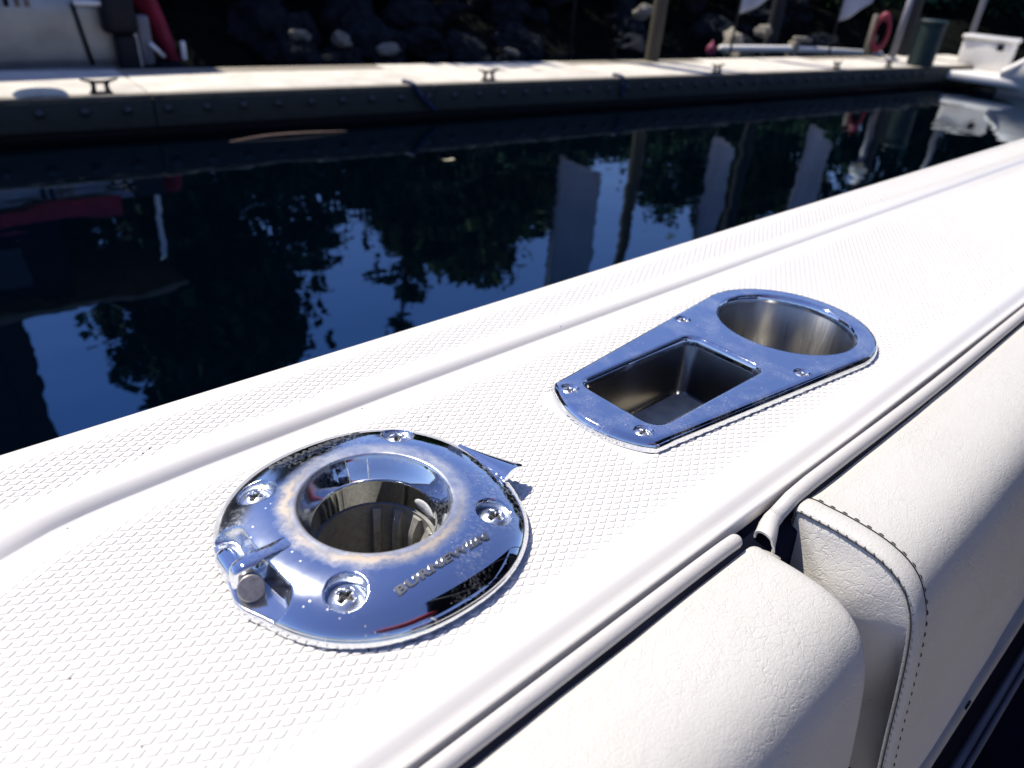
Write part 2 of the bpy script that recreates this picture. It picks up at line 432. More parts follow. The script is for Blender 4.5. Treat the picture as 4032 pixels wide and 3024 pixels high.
obj('cockpit_sole', *grid([[(x, y, -.70) for y in (-.34, -1.0, -1.75)] for x in (-2.4, .2, 2.6)]), M_plain('sole_carpet', (.34, .295, .24), .95, .3, 200., .001), boat, False)
obj('bench_seat', *box(-2.4, 1.4, -1.95, -1.45, -.70, -.28), NAVY, boat, False)
obj('opposite_deck', *box(-2.4, 2.6, -2.30, -1.96, -.30, -.02), GEL, boat, False)
obj('windscreen_frame', *join(tube([(1.75, -2.0, -.1), (2.15, -2.0, .95), (2.15, -.52, .95), (1.75, -.50, -.1)], .03, 8), tube([(1.9, -1.25, -.1), (2.16, -1.25, .95)], .025, 8)), NAVY, boat)
obj('windscreen_glass', [(1.77, -1.98, -.08), (2.15, -1.98, .93), (2.15, -.54, .93), (1.77, -.52, -.08)], [(0, 1, 2, 3)], GLASS, boat, False)
for sx in (.35, 1.05): obj('helm_seat', *box(sx, sx + .5, -1.75, -1.15, -.68, .48), NAVY, boat, False)
rows = []
for k in range(9):
    x = .45 + 2.1 * k / 8; rows.append([(x, -.42 - 1.7 * q / 8, 1.28 + .12 * math.sin(math.pi * q / 8) + .06 * math.sin(math.pi * k / 8)) for q in range(9)])
V, F = grid(rows); obj('bimini_top', *join((V, F), ([(a, b, c - .03) for a, b, c in V], [f[::-1] for f in F])), NAVY, boat)
for x in (.5, 1.5, 2.5): obj('bimini_bow', *tube(resample([(x + .2 * (1.5 - x), -.40, -.1), (x, -.40, 1.1), (x, -.5, 1.27), (x, -1.27, 1.38), (x, -2.04, 1.27), (x, -2.14, 1.1), (x + .2 * (1.5 - x), -2.14, -.1)], 30), .014, 8), IRON, boat)
obj('red_reflection_roll', *tube(resample([(-.55, -1.12, 1.02), (-.3, -1.10, 1.06), (0, -1.12, 1.03), (.25, -1.10, 1.07), (.5, -1.12, 1.05)], 14), [.12, .19, .18, .21, .18, .19, .21, .18, .19, .18, .19, .18, .16, .11], 12), RED, boat)  # unseen red roll added to give the chrome rim a red reflection
for x in (-.4, .35): obj('reflection_roll_pole', *tube([(x, -1.1, -.1), (x, -1.1, .98)], .016, 8), WHT, boat)  # added poles holding up the unseen red roll
obj('dashboard', *box(1.7, 2.6, -1.95, -.48, -.7, -.09), NAVY, boat, False)
# ================================================================== ROD HOLDER
rod = thing('rod_holder', 'round chrome rod holder with rust stained rim and raised lettering set in the side deck', 'rod holder', (RC[0], RC[1], 0))
RN = 720
def outline(th):
    c, s = abs(math.cos(th)), abs(math.sin(th)); n = 2.25
    r = ((c / .0637) ** n + (s / .0628) ** n) ** (-1 / n)
    d = math.atan2(math.sin(th - R(188)), math.cos(th - R(188)))
    return r + .0026 * math.exp(-(d / .14) ** 2)
SCR = [(sx * .0362, sy * .0356) for sx in (-1, 1) for sy in (-1, 1)]
def dome(x, y, raw=False):
    r = math.hypot(x, y); ro = outline(math.atan2(y, x))
    t = max(0, min(1, (r - .0345) / (ro - .0345)))
    z = .0046 + .0111 * (1 - t ** 2.3) ** .68
    if raw: return z
    for a, b in SCR:
        d = math.hypot(x - a, y - b)
        if d < .0092: z = min(z, .0084 + .012 * smooth(.0068, .0092, d) + .0003)
    # trough round the side barrel
    yy = max(-.019, min(.018, y)); d = math.hypot(x + .0600 - .0016 * (yy / .02) ** 2, y - yy)
    if d < .0098: z = min(z, .0050 + .010 * smooth(.0066, .0098, d))
    return z
prof_in = [(.0262, -.009), (.0262, .0036), (.0263, .0044), (.0268, .0055), (.0289, .0091), (.0311, .0128), (.0318, .0142), (.03215, .0151), (.0325, .0155), (.033, .0157), (.034, .0157)]
rows = []
for r, z in prof_in: rows.append([(r * math.cos(2 * math.pi * k / RN), r * math.sin(2 * math.pi * k / RN), z) for k in range(RN)])
NR = 84
for i in range(NR + 1):
    t = (i / NR); t = 1 - (1 - t) ** 1.25; row = []
    for k in range(RN):
        th = 2 * math.pi * k / RN; ro = outline(th); r = .0345 + (ro - .0345) * t
        x, y = r * math.cos(th), r * math.sin(th); row.append((x, y, dome(x, y)))
    rows.append(row)
for f, z in ((1.003, .0044), (1.006, .0036), (1.008, .0026), (1.008, .0008), (1.004, 0), (.98, -.0003)):
    rows.append([(outline(2 * math.pi * k / RN) * f * math.cos(2 * math.pi * k / RN), outline(2 * math.pi * k / RN) * f * math.sin(2 * math.pi * k / RN), z) for k in range(RN)])
V, F = grid(rows, True); flange = fixn(obj('flange', V, F, STN, rod, world=False))
# sleeve with splines
def spl(th):
    return 1.0
NS = 360
def sleeve_r(th, z):
    r = .0254
    for a in (-40, -16, 8, 32, 56, 150):
        d = abs(math.degrees(math.atan2(math.sin(th - R(a)), math.cos(th - R(a)))))
        w_ = 6.2
        if z < -.0105:
            h = .0048 * smooth(w_, w_ - 1.6, d) * min(1, (-.0105 - z) / .010 + .25)
            r -= h
    return r
rows = []
for z in (-.0088, -.0088, -.0096, -.0104, -.0106, -.012, -.0145, -.017, -.020, -.022, -.03, -.06, -.12):
    rows.append([(sleeve_r(2 * math.pi * k / NS, z) * math.cos(2 * math.pi * k / NS), sleeve_r(2 * math.pi * k / NS, z) * math.sin(2 * math.pi * k / NS), z) for k in range(NS)])
rows[0] = [(p[0] * 1.06, p[1] * 1.06, p[2]) for p in rows[0]]
V, F = grid(rows, True); F.append(tuple(range(len(V) - NS, len(V))))
sharp(obj('sleeve', V, F, BLK, rod, world=False), 25)
# screws
def screw_geo(rh, hh, cross, tilt=0):
    """pan head with a cruciform recess: radial dome sampled on a fine polar grid"""
    nr, na = 16, 64; rows = []; ca, sa = math.cos(tilt), math.sin(tilt)
    for i in range(nr + 1):
        r = rh * (i / nr) ** .9; row = []
        for k in range(na):
            th = 2 * math.pi * k / na; x, y = r * math.cos(th), r * math.sin(th)
            z = hh * (1 - (r / rh) ** 2.4)
            u, v = ca * x + sa * y, -sa * x + ca * y
            arm = cross * rh; wd = .17 * rh
            du = max(abs(u) - arm * (1 - .0), abs(v) - wd * (1.25 - .55 * abs(u) / arm)); dv = max(abs(v) - arm, abs(u) - wd * (1.25 - .55 * abs(v) / arm))
            d = min(du, dv)
            z -= hh * 1.1 * smooth(.05 * rh, -.06 * rh, d) * (1 - .45 * min(1, r / arm))
            row.append((x, y, z))
        rows.append(row)
    rows.append([(rh * .97 * math.cos(2 * math.pi * k / na), rh * .97 * math.sin(2 * math.pi * k / na), -.0012) for k in range(na)])
    return grid(rows, True)
def screw_mesh(name, *a):
    V, F = screw_geo(*a); me = bpy.data.meshes.new(name); me.from_pydata(V, [], F); me.update()
    me.polygons.foreach_set('use_smooth', [True] * len(me.polygons)); me.materials.append(STEEL); me.materials.append(CROSS)
    for p in me.polygons:
        c = p.center; rr = math.hypot(c.x, c.y)
        if rr < a[0] * .9 and c.z < a[1] * (1 - (rr / a[0]) ** 2.4) - a[1] * .45: p.material_index = 1
    return me
for k, (a, b) in enumerate(SCR):
    o = bpy.data.objects.new('screw', screw_mesh('screw', .0069, .0031, .50, R((20, 38, 12, 50)[k])))
    o.location = (a, b, .0096); o.rotation_euler = (-b * 2.2, a * 2.2, 0); link(o, rod)
# side barrel, fin and button
def capsule(p0, p1, r, n=20):
    p0, p1 = Vector(p0), Vector(p1); d = (p1 - p0).normalized(); pts, rad = [], []
    for k in range(7):
        a = math.pi / 2 * (1 - k / 6); pts.append(p0 - d * (r * math.sin(a))); rad.append(max(1e-5, r * math.cos(a)))
    for k in range(7):
        a = math.pi / 2 * k / 6; pts.append(p1 + d * (r * math.sin(a))); rad.append(max(1e-5, r * math.cos(a)))
    rows = []; u, v = frame(d)
    for p, rr in zip(pts, rad): rows.append([p + u * (rr * math.cos(2 * math.pi * k / n)) + v * (rr * math.sin(2 * math.pi * k / n)) for k in range(n)])
    return grid(rows, True)
fixn(obj('pivot_barrel', *capsule((-.0592, .0145, .0050), (-.0592, .0030, .0050), .0047), CLEAN, rod, world=False))
fin = []
for x, z, hw in ((-.0375, .0146, .0037), (-.041, .0157, .0036), (-.050, .0160, .0035), (-.058, .0157, .0034), (-.0618, .0150, .0031), (-.0636, .0138, .0024), (-.0642, .0120, .0014)):
    fin.append([(x, y - .0012 + .012 * (x + .034) * .25, zz) for y, zz in ((-hw, .004), (-hw, z - .0012), (-hw + .0005, z - .0003), (-hw + .0014, z), (hw - .0014, z), (hw - .0005, z - .0003), (hw, z - .0012), (hw, .004))])
V, F = grid(fin); F.append(tuple(range(8))[::-1]); F.append(tuple(range(len(V) - 8, len(V))))
sharp(obj('release_fin', V, F, CHR, rod, world=False), 50)
ax = Vector((-.27, -.66, .70)).normalized(); cb = Vector((-.0604, -.0096, .0096)); u, v = frame(ax); rows = []
for r, h in ((.0050, -.0090), (.0050, .0005), (.0046, .0009), (.003, .0010), (.0001, .0010)):
    rows.append([cb + ax * h + u * (r * math.cos(2 * math.pi * k / 32)) + v * (r * math.sin(2 * math.pi * k / 32)) for k in range(32)])
sharp(obj('release_button', *grid(rows, True), DULL, rod, world=False), 25)
# ear on the far side: a tapered lip that swells towards its thick rounded end
rows = []; NE = 22
for k in range(NE + 1):
    q = k / NE; y = .0150 - .0345 * q
    e = .0012 + .0128 * q ** 1.25; th = .0018 + .0034 * q; ar = .0020 * q
    if q > .93:
        f = math.sqrt(max(0, 1 - ((q - .93) / .07) ** 2)); e *= .86 + .14 * f; th *= .85 + .15 * f
    bx = .0570 - .0004 * q; zt = .0108 + .0020 * q; row = [(bx, y, .004), (bx, y, zt - .0012)]
    for m in range(1, 9): 
        u_ = m / 9; row.append((bx + e * u_, y + .0020 * u_ * q, zt - .0010 * (1 - u_) ** 2 - .0002 + ar * (math.sin(math.pi * (.15 + .85 * u_)) - .3)))
    for m in range(7):
        a = math.pi / 2 - math.pi * m / 6; row.append((bx + e + .5 * th * math.cos(a) * .7, y + .0020 * q, zt - .5 * th + .5 * th * math.sin(a) - .0002 - ar * .3))
    for m in range(8, 0, -1):
        u_ = m / 9; row.append((bx + e * u_, y + .0020 * u_ * q, zt - th - .0035 * (1 - u_) ** 1.6 + ar * (1.6 * math.sin(math.pi * (.1 + .9 * u_)) - .3)))
    row.append((bx, y, .0045)); rows.append(row)
V, F = grid(rows); nn = len(rows[0]); F.append(tuple(range(nn))[::-1]); F.append(tuple(range(len(V) - nn, len(V))))
sharp(obj('side_ear', V, F, CLEAN, rod, world=False), 55)
# bright oval catch inside the bore
rows = []
for f, dr in ((1., .0012), (.94, .0), (.6, -.0004), (.01, -.0005)):
    row = []
    for k in range(32):
        a = 2 * math.pi * k / 32; th = R(-2) + f * .30 * math.cos(a); z = -.0028 + f * .0034 * math.sin(a)
        r = .0260 + dr; row.append((r * math.cos(th), r * math.sin(th), z))
    rows.append(row)
fixn(obj('bore_catch', *grid(rows, True), M_plain('frosted_steel', (.62, .62, .61), .6, .2, 900., .0001), rod, world=False))
# raised lettering
def lettering(txt, parent, fn, m, size, xs_=1.25, extr=.0007, bevel_=.00022):
    cu = bpy.data.curves.new('lettering', 'FONT'); cu.body = txt; cu.size = size; cu.align_x = 'CENTER'; cu.align_y = 'CENTER'
    cu.extrude = extr; cu.space_character = 1.12; cu.offset = size * .035; cu.resolution_u = 3
    to = bpy.data.objects.new('tmp', cu); C.objects.link(to)
    dg = bpy.context.evaluated_depsgraph_get(); me = bpy.data.meshes.new_from_object(to.evaluated_get(dg))
    bpy.data.objects.remove(to); bm = bmesh.new(); bm.from_mesh(me)
    bmesh.ops.subdivide_edges(bm, edges=[e for e in bm.edges if e.calc_length() > size * .25], cuts=2); bmesh.ops.triangulate(bm, faces=bm.faces)
    for vv in bm.verts: vv.co = fn(vv.co.x * xs_, vv.co.y, vv.co.z)
    bm.to_mesh(me); bm.free(); me.materials.clear(); me.materials.append(m)
    o = bpy.data.objects.new('lettering', me); return link(o, parent)
def near_text(x, y, z):
    X, Y = .0008 + x, -.0466 + y + .05 * x
    return Vector((X, Y, dome(X, Y, True) + z + .0002))
def far_text(x, y, z):
    X, Y = -.0008 - x, .0470 - y
    return Vector((X, Y, dome(X, Y, True) + z + .0002))
lettering('BURNEWIIN', rod, near_text, LETT, .0046, 1.69); lettering('BURNEWIIN', rod, far_text, LETT, .0046, 1.69)

# ================================================================== CUP HOLDER
cup = thing('cup_holder', 'chrome plate with round cup well and square pocket screwed to the side deck', 'cup holder', (CC[0], CC[1], 0))
def base_curve():
    P = []
    # base curve = flat top edge (outer edge lies FIL outside it)
    r = .062 - FIL
    for k in range(65):
        a = R(98) - R(196) * k / 64; P.append((CC[0] + r * math.cos(a), r * math.sin(a)))
    n = 16; x0, y0 = P[-1]; xe, yf = .2790, .0350 - .0010
    for k in range(1, n): P.append((x0 + (xe - x0) * k / n, y0 + (-yf - y0) * k / n))
    for k in range(25):
        a = -1 + 2 * k / 24; P.append((xe - .0115 * (1 - a * a), a * yf))
    for k in range(1, n): P.append((xe + (x0 - xe) * k / n, yf + (-y0 - yf) * k / n))
    return P
FIL = .0048
bc = base_curve(); N = len(bc)
def outward(P):
    out = []; A_ = sum(P[i][0] * P[(i + 1) % len(P)][1] - P[(i + 1) % len(P)][0] * P[i][1] for i in range(len(P)))
    for i in range(len(P)):
        a, b = P[i - 1], P[(i + 1) % len(P)]; d = Vector((b[0] - a[0], b[1] - a[1])).normalized()
        out.append(Vector((d.y, -d.x)) * (1 if A_ > 0 else -1))
    return out
no = outward(bc)
ZT = .0068
rows = [[(p[0] + q.x * o, p[1] + q.y * o, z) for p, q in zip(bc, no)] for o, z in ((0, ZT), (.0008, ZT - .00004), (.0018, ZT - .0003), (.0027, ZT - .0008), (.0035, ZT - .0016), (.0041, ZT - .0026), (.0045, ZT - .0038), (.0047, ZT - .0048), (.0048, .0012), (.0049, .0009), (.0049, .0002), (.0040, -.0002))]
fil = grid(rows, True)
def rrect(hx, hy, rc, n=10):
    P = []
    for cx, cy, a0 in ((hx - rc, hy - rc, 0), (-hx + rc, hy - rc, 90), (-hx + rc, -hy + rc, 180), (hx - rc, -hy + rc, 270)):
        for k in range(n + 1):
            a = R(a0 + 90 * k / n); P.append((cx + rc * math.cos(a), cy + rc * math.sin(a)))
    return P
HP = ((0, ZT), (.0006, ZT - .00004), (.0015, ZT - .0004), (.0023, ZT - .0012), (.0029, ZT - .0024), (.0033, ZT - .0040), (.0035, ZT - .0060))
cupc = [[(CC[0] + (.0495 - o) * math.cos(2 * math.pi * k / 96), (.0495 - o) * math.sin(2 * math.pi * k / 96), z) for k in range(96)] for o, z in HP]
pocc = [[(PC[0] + x, y, z) for x, y in rrect(.0572 - o, .0310 - o, .0115 - o)] for o, z in HP]
def bmfill(loops):
    bm = bmesh.new(); ed = []
    for L in loops:
        vs = [bm.verts.new(p) for p in L]
        for i in range(len(vs)): ed.append(bm.edges.new((vs[i], vs[(i + 1) % len(vs)])))
    bmesh.ops.triangle_fill(bm, edges=ed, use_beauty=True, normal=(0, 0, 1)); bm.verts.index_update()
    r = [tuple(v.co) for v in bm.verts], [tuple(v.index for v in f.verts) for f in bm.faces]; bm.free(); return r
# screw counterbores are part of the plate
CS = [(.4138, .0455), (.2796, .0266), (.2804, -.0266), (.4138, -.0455)]
def bore(cx, cy):
    return [[(cx + r * math.cos(2 * math.pi * k / 32), cy + r * math.sin(2 * math.pi * k / 32), z) for k in range(32)] for r, z in ((.0056, ZT), (.0054, ZT - .0002), (.0051, ZT - .0008), (.0045, ZT - .0018), (.0030, ZT - .0021), (.0003, ZT - .0022))]
bores = [bore(*c) for c in CS]
top = bmfill([rows[0], cupc[0], pocc[0]] + [b[0] for b in bores])
V, F = join(top, fil, grid(cupc, True), grid(pocc, True), *[grid(b, True) for b in bores])
V = [(x - CC[0], y, z) for x, y, z in V]
plate = obj('plate', V, F, CHR, cup, world=False)
bm = bmesh.new(); bm.from_mesh(plate.data); bmesh.ops.remove_doubles(bm, verts=bm.verts, dist=1e-6); bmesh.ops.recalc_face_normals(bm, faces=bm.faces)
for f in bm.faces:
    if abs(f.normal.z) > .99999: 
        f.smooth = False
for e in bm.edges:
    if len(e.link_faces) == 2 and (not e.link_faces[0].smooth) != (not e.link_faces[1].smooth): e.smooth = False
bm.to_mesh(plate.data); bm.free()
wr = [[((.0460 - t) * math.cos(2 * math.pi * k / 96), (.0460 - t) * math.sin(2 * math.pi * k / 96), z) for k in range(96)] for t, z in ((-.0008, .0012), (0, .0), (.0008, -.03), (.0016, -.086), (.004, -.090), (.040, -.090))]
V, F = grid(wr, True); F.append(tuple(range(len(V) - 96, len(V)))); fixn(obj('cup_well', V, F, BRU, cup, world=False))
pr = [[(PC[0] - CC[0] + x, y, z) for x, y in rrect(.0537 - t, .0275 - t, .0085)] for t, z in ((-.0006, .0012), (0, 0), (.001, -.033), (.0025, -.0357))]
V, F = grid(pr, True); fixn(obj('pocket_well', V, F, M_plain('dark_steel', (.16, .16, .165), .22, .15, 60., metal=1.), cup, world=False))
V, F = [(p[0], p[1], -.0355) for p in pr[0]], [tuple(range(len(pr[0])))]
fixn(obj('pocket_floor', V, F, POCK, cup, False, False))
for k, (a, b) in enumerate(CS):
    o = bpy.data.objects.new('screw', screw_mesh('screw', .0046, .0013, .6, R((25, 50, 5, 35)[k])))
    o.location = (a - CC[0], b, ZT - .0016); link(o, cup)

# ================================================================== COAMING BOLSTERS
PROF = [(.1020, -.060), (.1031, -.0155), (.1030, -.0103), (.1012, -.0079), (.0928, -.0074), (.080, -.0068), (.066, -.0078), (.0555, -.0112), (.0478, -.0170), (.0425, -.0250), (.0384, -.0350), (.0345, -.052), (.0300, -.078), (.0258, -.105), (.0205, -.135), (.0145, -.158), (.0105, -.168)]
prof = [(p.x, p.y) for p in resample([(a, b, 0) for a, b in PROF], 72)]
def pn(i):
    a, b = Vector(prof[max(i - 1, 0)]), Vector(prof[min(i + 1, len(prof) - 1)]); d = (b - a).normalized(); return Vector((-d.y, d.x)) if True else d
nsign = 1 if pn(20).y > 0 else -1
def ring(x, o=0.):
    r = []; fs = .0032 if x > .29 else 0.
    for i, (y, z) in enumerate(prof):
        n = pn(i) * nsign; b = interp(BEND, x)
        r.append((x, y + n.x * o + b - fs * smooth(.085, .048, y), z + n.y * o))
    return r
def bolster(name, label, x0, x1, end):
    t = thing(name, label, 'cushion', ((x0 + x1) / 2, .06, -.02), 'padded cushions along the inside of the side deck')
    return t
near_c = bolster('bolster_cushion', 'ivory vinyl cushion nearer the camera, rounded end overlapping the gap beside the rod holder', -.8, .275, 1)
st = []
x = -.8
while x < .262: st.append((x, 0)); x += .02
for k in range(9):
    a = math.pi / 2 * k / 8; st.append((.263 + .0125 * math.sin(a), -.0125 * (1 - math.cos(a))))
rows = [ring(x, o + .0006 * noise.noise(Vector((x * 25, 0, 0)))) for x, o in st]
V, F = grid(rows)
e = rows[-1]; nb = len(V)
# close the end
cen = [(.2755, y * .3 + .07, z * .7 - .025) for _, y, z in e]
V, F = join((V, F), grid([e, [(.2756, p[1] * .5 + .045, p[2] * .85 - .012) for p in e], [(.2757, .0865, p[2] * .6 - .03) for p in e]]))
fixn(obj('cover', V, F, VIN, near_c))
far_c = bolster('bolster_cushion', 'ivory vinyl cushion farther along, with stitched piped end seam facing the gap', .305, 3.1, 0)
st = []; x = .3225
while x < 3.1: st.append((x, 0)); x += .01 if x < .5 else .05
rows = [ring(x, o + .0008 * noise.noise(Vector((x * 18, 4, 0)))) for x, o in st]
fixn(obj('cover', *grid(rows), VIN, far_c))
rows = [ring(x, o) for x, o in ((.3225, -.0012), (.3217, .0001), (.3195, .0011), (.3160, .0013), (.3125, .0010), (.3100, .0002), (.3086, -.0012), (.3082, -.0030))]
fixn(obj('piped_band', *grid(rows), VIN, far_c))
e = ring(.3088, -.0016); rows = [e]
for k in range(1, 17):
    q = k / 16; f = 1 - (1 - q) ** 1.5; row = []
    for x_, y, z in e:
        yy, zz = y * (1 - f) + .088 * f, z * (1 - f * .12) - .004 * f
        d = min(math.hypot(yy - a[1], zz - a[2]) for a in e[2:])
        lo = max(0., -zz - .040 + .5 * max(0, .055 - yy)); lo = lo * lo / (lo + .015)
        row.append((.3088 - .0095 * smooth(-.004, .032, d) * smooth(0, .004, d) + smooth(0, .006, d) * min(.03, .42 * lo) + .0005 * noise.noise(Vector((yy * 60, zz * 60, 5))), yy, zz))
    rows.append(row)
fixn(obj('end_panel', *grid(rows), VIN2, far_c))
# stitches along both seams
obj('seam_line', *tube([p for p in ring(.3082, -.0013)][4:], .00042, 6), THREAD, far_c)
def stitch_mesh(L, r):
    V, F = tube([(-L / 2, 0, 0), (-L / 4, 0, r * .7), (L / 4, 0, r * .7), (L / 2, 0, 0)], [r * .5, r, r, r * .5], 6)
    me = bpy.data.meshes.new('stitch'); me.from_pydata(V, [], F); me.update(); me.materials.append(THREAD); return me
sm1, sm2 = stitch_mesh(.0026, .00038), stitch_mesh(.0017, .0003)
for xx, me, step, along in ((.3230, sm1, .0062, True), (.3080, sm2, .0046, False)):
    r = [Vector(p) for p in ring(xx, .00025 if along else -.0004)]; acc = 0; nxt = .004
    for i in range(6, len(r) - 1):
        a, b = r[i], r[i + 1]; L = (b - a).length
        while acc + L > nxt:
            p = a.lerp(b, (nxt - acc) / L); d = (b - a).normalized(); n2_ = pn(i) * nsign; Nn = Vector((0, n2_.x, n2_.y))
            o = bpy.data.objects.new('stitch', me); o.location = p - far_c.location
            X = d if along else Vector((.95, 0, 0)) - Nn * .25; X.normalize(); Y_ = Nn.cross(X).normalized(); Z = X.cross(Y_)
            o.rotation_euler = Matrix((X, Y_, Z)).transposed().to_euler(); link(o, far_c); nxt += step
        acc += L
# base strip and staples under the bolsters
obj('base_strip', *grid([[(x, .0115, -.162), (x, .0075, -.166), (x, .0048, -.170), (x, .0045, -.174), (x, .0047, -.1745)] for x in (.0, .31, .7, 1.4, 3.)]), TRIM, far_c); fixn(far_c.children[-1])
for x in (.435, .56): 
    o = obj('staple', *box(x - .004, x + .004, .0050, .0066, -.1695, -.1675), IRON, far_c)
# welts
yw, zw_ = .1073, -.0048
def welt(pts, r, par, tip=False):
    P = resample(pts, 160); rad = [r] * len(P)
    if tip:
        d = (P[-1] - P[-2]).normalized(); e0 = P[-1]
        for k in range(1, 9):
            a = math.pi / 2 * k / 8; P.append(e0 + d * (r * math.sin(a))); rad.append(max(1e-5, r * math.cos(a)))
    return fixn(obj('welt', *tube(P, rad, 16), WELT, par))
welt([(-.8, yw, zw_), (-.2, yw, zw_), (.1, yw, zw_), (.22, yw, zw_), (.25, yw - .0002, zw_), (.2585, yw - .0004, zw_ - .0002)], .0035, near_c, True)
welt([(3.1, yw + .006, zw_), (1.3, yw + .010, zw_), (.75, yw + .004, zw_), (.5, yw, zw_), (.36, yw, zw_), (.336, yw, zw_), (.328, yw + .0001, zw_ - .0002), (.318, yw + .0004, zw_ - .0010), (.3035, yw + .0002, zw_ - .0042), (.2950, yw - .0002, zw_ - .0062)], .0040, far_c)
# flared open tail of the welt
def arch(dr):
    rows = []
    for x, yc, w_, h, z in ((.2985, yw, .0041, .0044, -.0108), (.2940, yw - .0002, .0044, .0047, -.0118), (.2885, .1053, .0052, .0050, -.0126), (.2830, .1030, .0061, .0051, -.0132), (.2795, .1016, .0066, .0050, -.0136)):
        row = []
        for k in range(17):
            a = math.pi * (1.12 - 1.24 * k / 16); c_ = math.cos(a)
            row.append((x + (.0014 * c_ if x < .285 else 0), yc - (w_ - dr) * c_ * -1, z + (h - dr) * max(-.55, math.sin(a)) + (-.0012 if c_ < -.6 and x < .286 else 0)))
        rows.append(row)
    return rows
o_, i_ = arch(0), arch(.0011)
fixn(obj('welt_end', *join(grid(o_), grid(i_, flip=True), grid([o_[-1], i_[-1]])), WELT, far_c))

# ================================================================== FLOATING DOCK
def dk(s, t, z):  # s along the dock, t across (away from us)
    dx, dy = .9942, -.1074
    return (0 + s * dx - t * dy * -1 * -1 + 0, 6.345 + s * dy + t * dx, z)
def dk(s, t, z):
    return (s * .9942 + t * .1074, 6.345 - s * .1074 + t * .9942, z)
def dbox(s0, s1, t0, t1, z0, z1):
    V = [dk(s, t, z) for z in (z0, z1) for t in (t0, t1) for s in (s0, s1)]
    return V, box(0, 1, 0, 1, 0, 1)[1]
ZD, ZW = -.93, -1.23
dock = thing('floating_dock', 'long pale floating dock with dark bolted side timbers across the water', 'dock', dk(0, .6, ZW))
for k in range(-2, 7):
    bevel(obj('concrete_slab', *dbox(k * 2.45 - .4, k * 2.45 + 2.04, .06, .86, ZD - .12, ZD), CONC, dock), .012)
    bevel(obj('far_plank', *dbox(k * 2.45 - .4, k * 2.45 + 2.045, .875, 1.16, ZD - .10, ZD - .004), TIMB if k % 2 else CONC, dock), .01)
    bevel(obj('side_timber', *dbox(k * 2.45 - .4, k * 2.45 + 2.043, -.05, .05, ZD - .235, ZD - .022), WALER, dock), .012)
    bevel(obj('edge_strip', *dbox(k * 2.45 - .4, k * 2.45 + 2.043, -.045, .05, ZD - .018, ZD + .004), TIMB, dock), .006)
obj('float', *dbox(-5.2, 16.7, .05, 1.1, ZW - .3, ZD - .13), IRON, dock, False)
bp = [(.0001, .028), (.018, .027), (.026, .022), (.034, .012), (.036, 0)]
nv, nf = lathe(bp, n=16); bme = bpy.data.meshes.new('bolt'); bme.from_pydata([(x, -z, y) for x, y, z in nv], [], nf); bme.update(); bme.materials.append(M_plain('bolt_steel', (.06, .06, .065), .45, .3, 60., metal=.7))
bme.polygons.foreach_set('use_smooth', [True] * len(bme.polygons))
for k in range(-3, 44):
    s = 1.29 + .285 * k
    o = bpy.data.objects.new('bolt', bme); o.location = Vector(dk(s, -.052, ZD - .10)) - dock.location; o.rotation_euler[2] = -.1078; link(o, dock)
# cleats
def make_cleat(loc, label):
    t = thing('dock_cleat', label, 'cleat', loc, 'cleats along the dock edge', -.1078)
    rows = []
    for k in range(17):
        s = -1 + k / 8; x = s * .125; z = .078 + .022 * abs(s) ** 1.7; r = .014 * (1 - .45 * abs(s) ** 3)
        rows.append([(x, r * math.cos(2 * math.pi * j / 10), z + r * .8 * math.sin(2 * math.pi * j / 10)) for j in range(10)])
    V, F = grid(rows, True); F += [tuple(range(10))[::-1], tuple(range(len(V) - 10, len(V)))]
    obj('horn', V, F, IRON, t, world=False)
    for s in (-1, 1): obj('leg', *tube([(s * .050, 0, 0), (s * .045, 0, .03), (s * .042, 0, .06), (s * .052, 0, .082)], [.022, .017, .016, .018], 10), IRON, t, world=False)
    bevel(obj('foot', *box(-.075, .075, -.03, .03, 0, .012), IRON, t, world=False), .004)
    return t
c0 = make_cleat(dk(1.72, .045, ZD + .004), 'black iron cleat on the dock edge in front of the metal boat, largest in view')
for s, lb in ((5.17, 'black iron cleat on the dock edge midway between the metal boat and the timber pile'), (8.6, 'black iron cleat on the dock edge just past the timber pile'),
              (11.2, 'small dark cleat on the far dock edge left of the life ring'), (12.6, 'tiny dark cleat on the far dock edge below the life ring and lamp post')):
    c = copy_tree(c0); c.location = dk(s, .05, ZD + .004); c['label'] = lb
# hanging ropes
tag(obj('rope', *tube(resample([dk(4.25, .1, ZD + .01), dk(4.27, -.055, ZD + .008), dk(4.30, -.075, ZD - .05), dk(4.40, -.085, ZD - .15), dk(4.50, -.08, ZD - .22)], 20), .022, 8), ROPE, base=dk(4.27, 0, ZD)), 'blue rope end hanging slantwise over the dock side', 'rope', 'blue ropes over the dock side')
tag(obj('rope', *tube(resample([dk(6.9, .1, ZD + .01), dk(6.9, -.05, ZD + .008), dk(6.9, -.08, ZD - .05), dk(6.91, -.08, ZD - .2)], 16), .022, 8), ROPE, base=dk(6.9, 0, ZD)), 'blue rope end hanging straight down the dock side', 'rope', 'blue ropes over the dock side')
# low raised patch at the left, its blue grey colour stands for a shadow
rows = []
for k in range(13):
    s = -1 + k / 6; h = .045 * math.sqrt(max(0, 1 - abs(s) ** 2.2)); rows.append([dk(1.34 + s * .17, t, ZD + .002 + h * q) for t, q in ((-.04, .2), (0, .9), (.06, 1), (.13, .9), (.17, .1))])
fb = fixn(obj('dock_shadow_patch', *grid(rows), MATB, base=dk(1.34, .06, ZD))); tag(fb, 'low blue grey patch painted as shadow on the near edge of the dock at left', 'shadow patch')
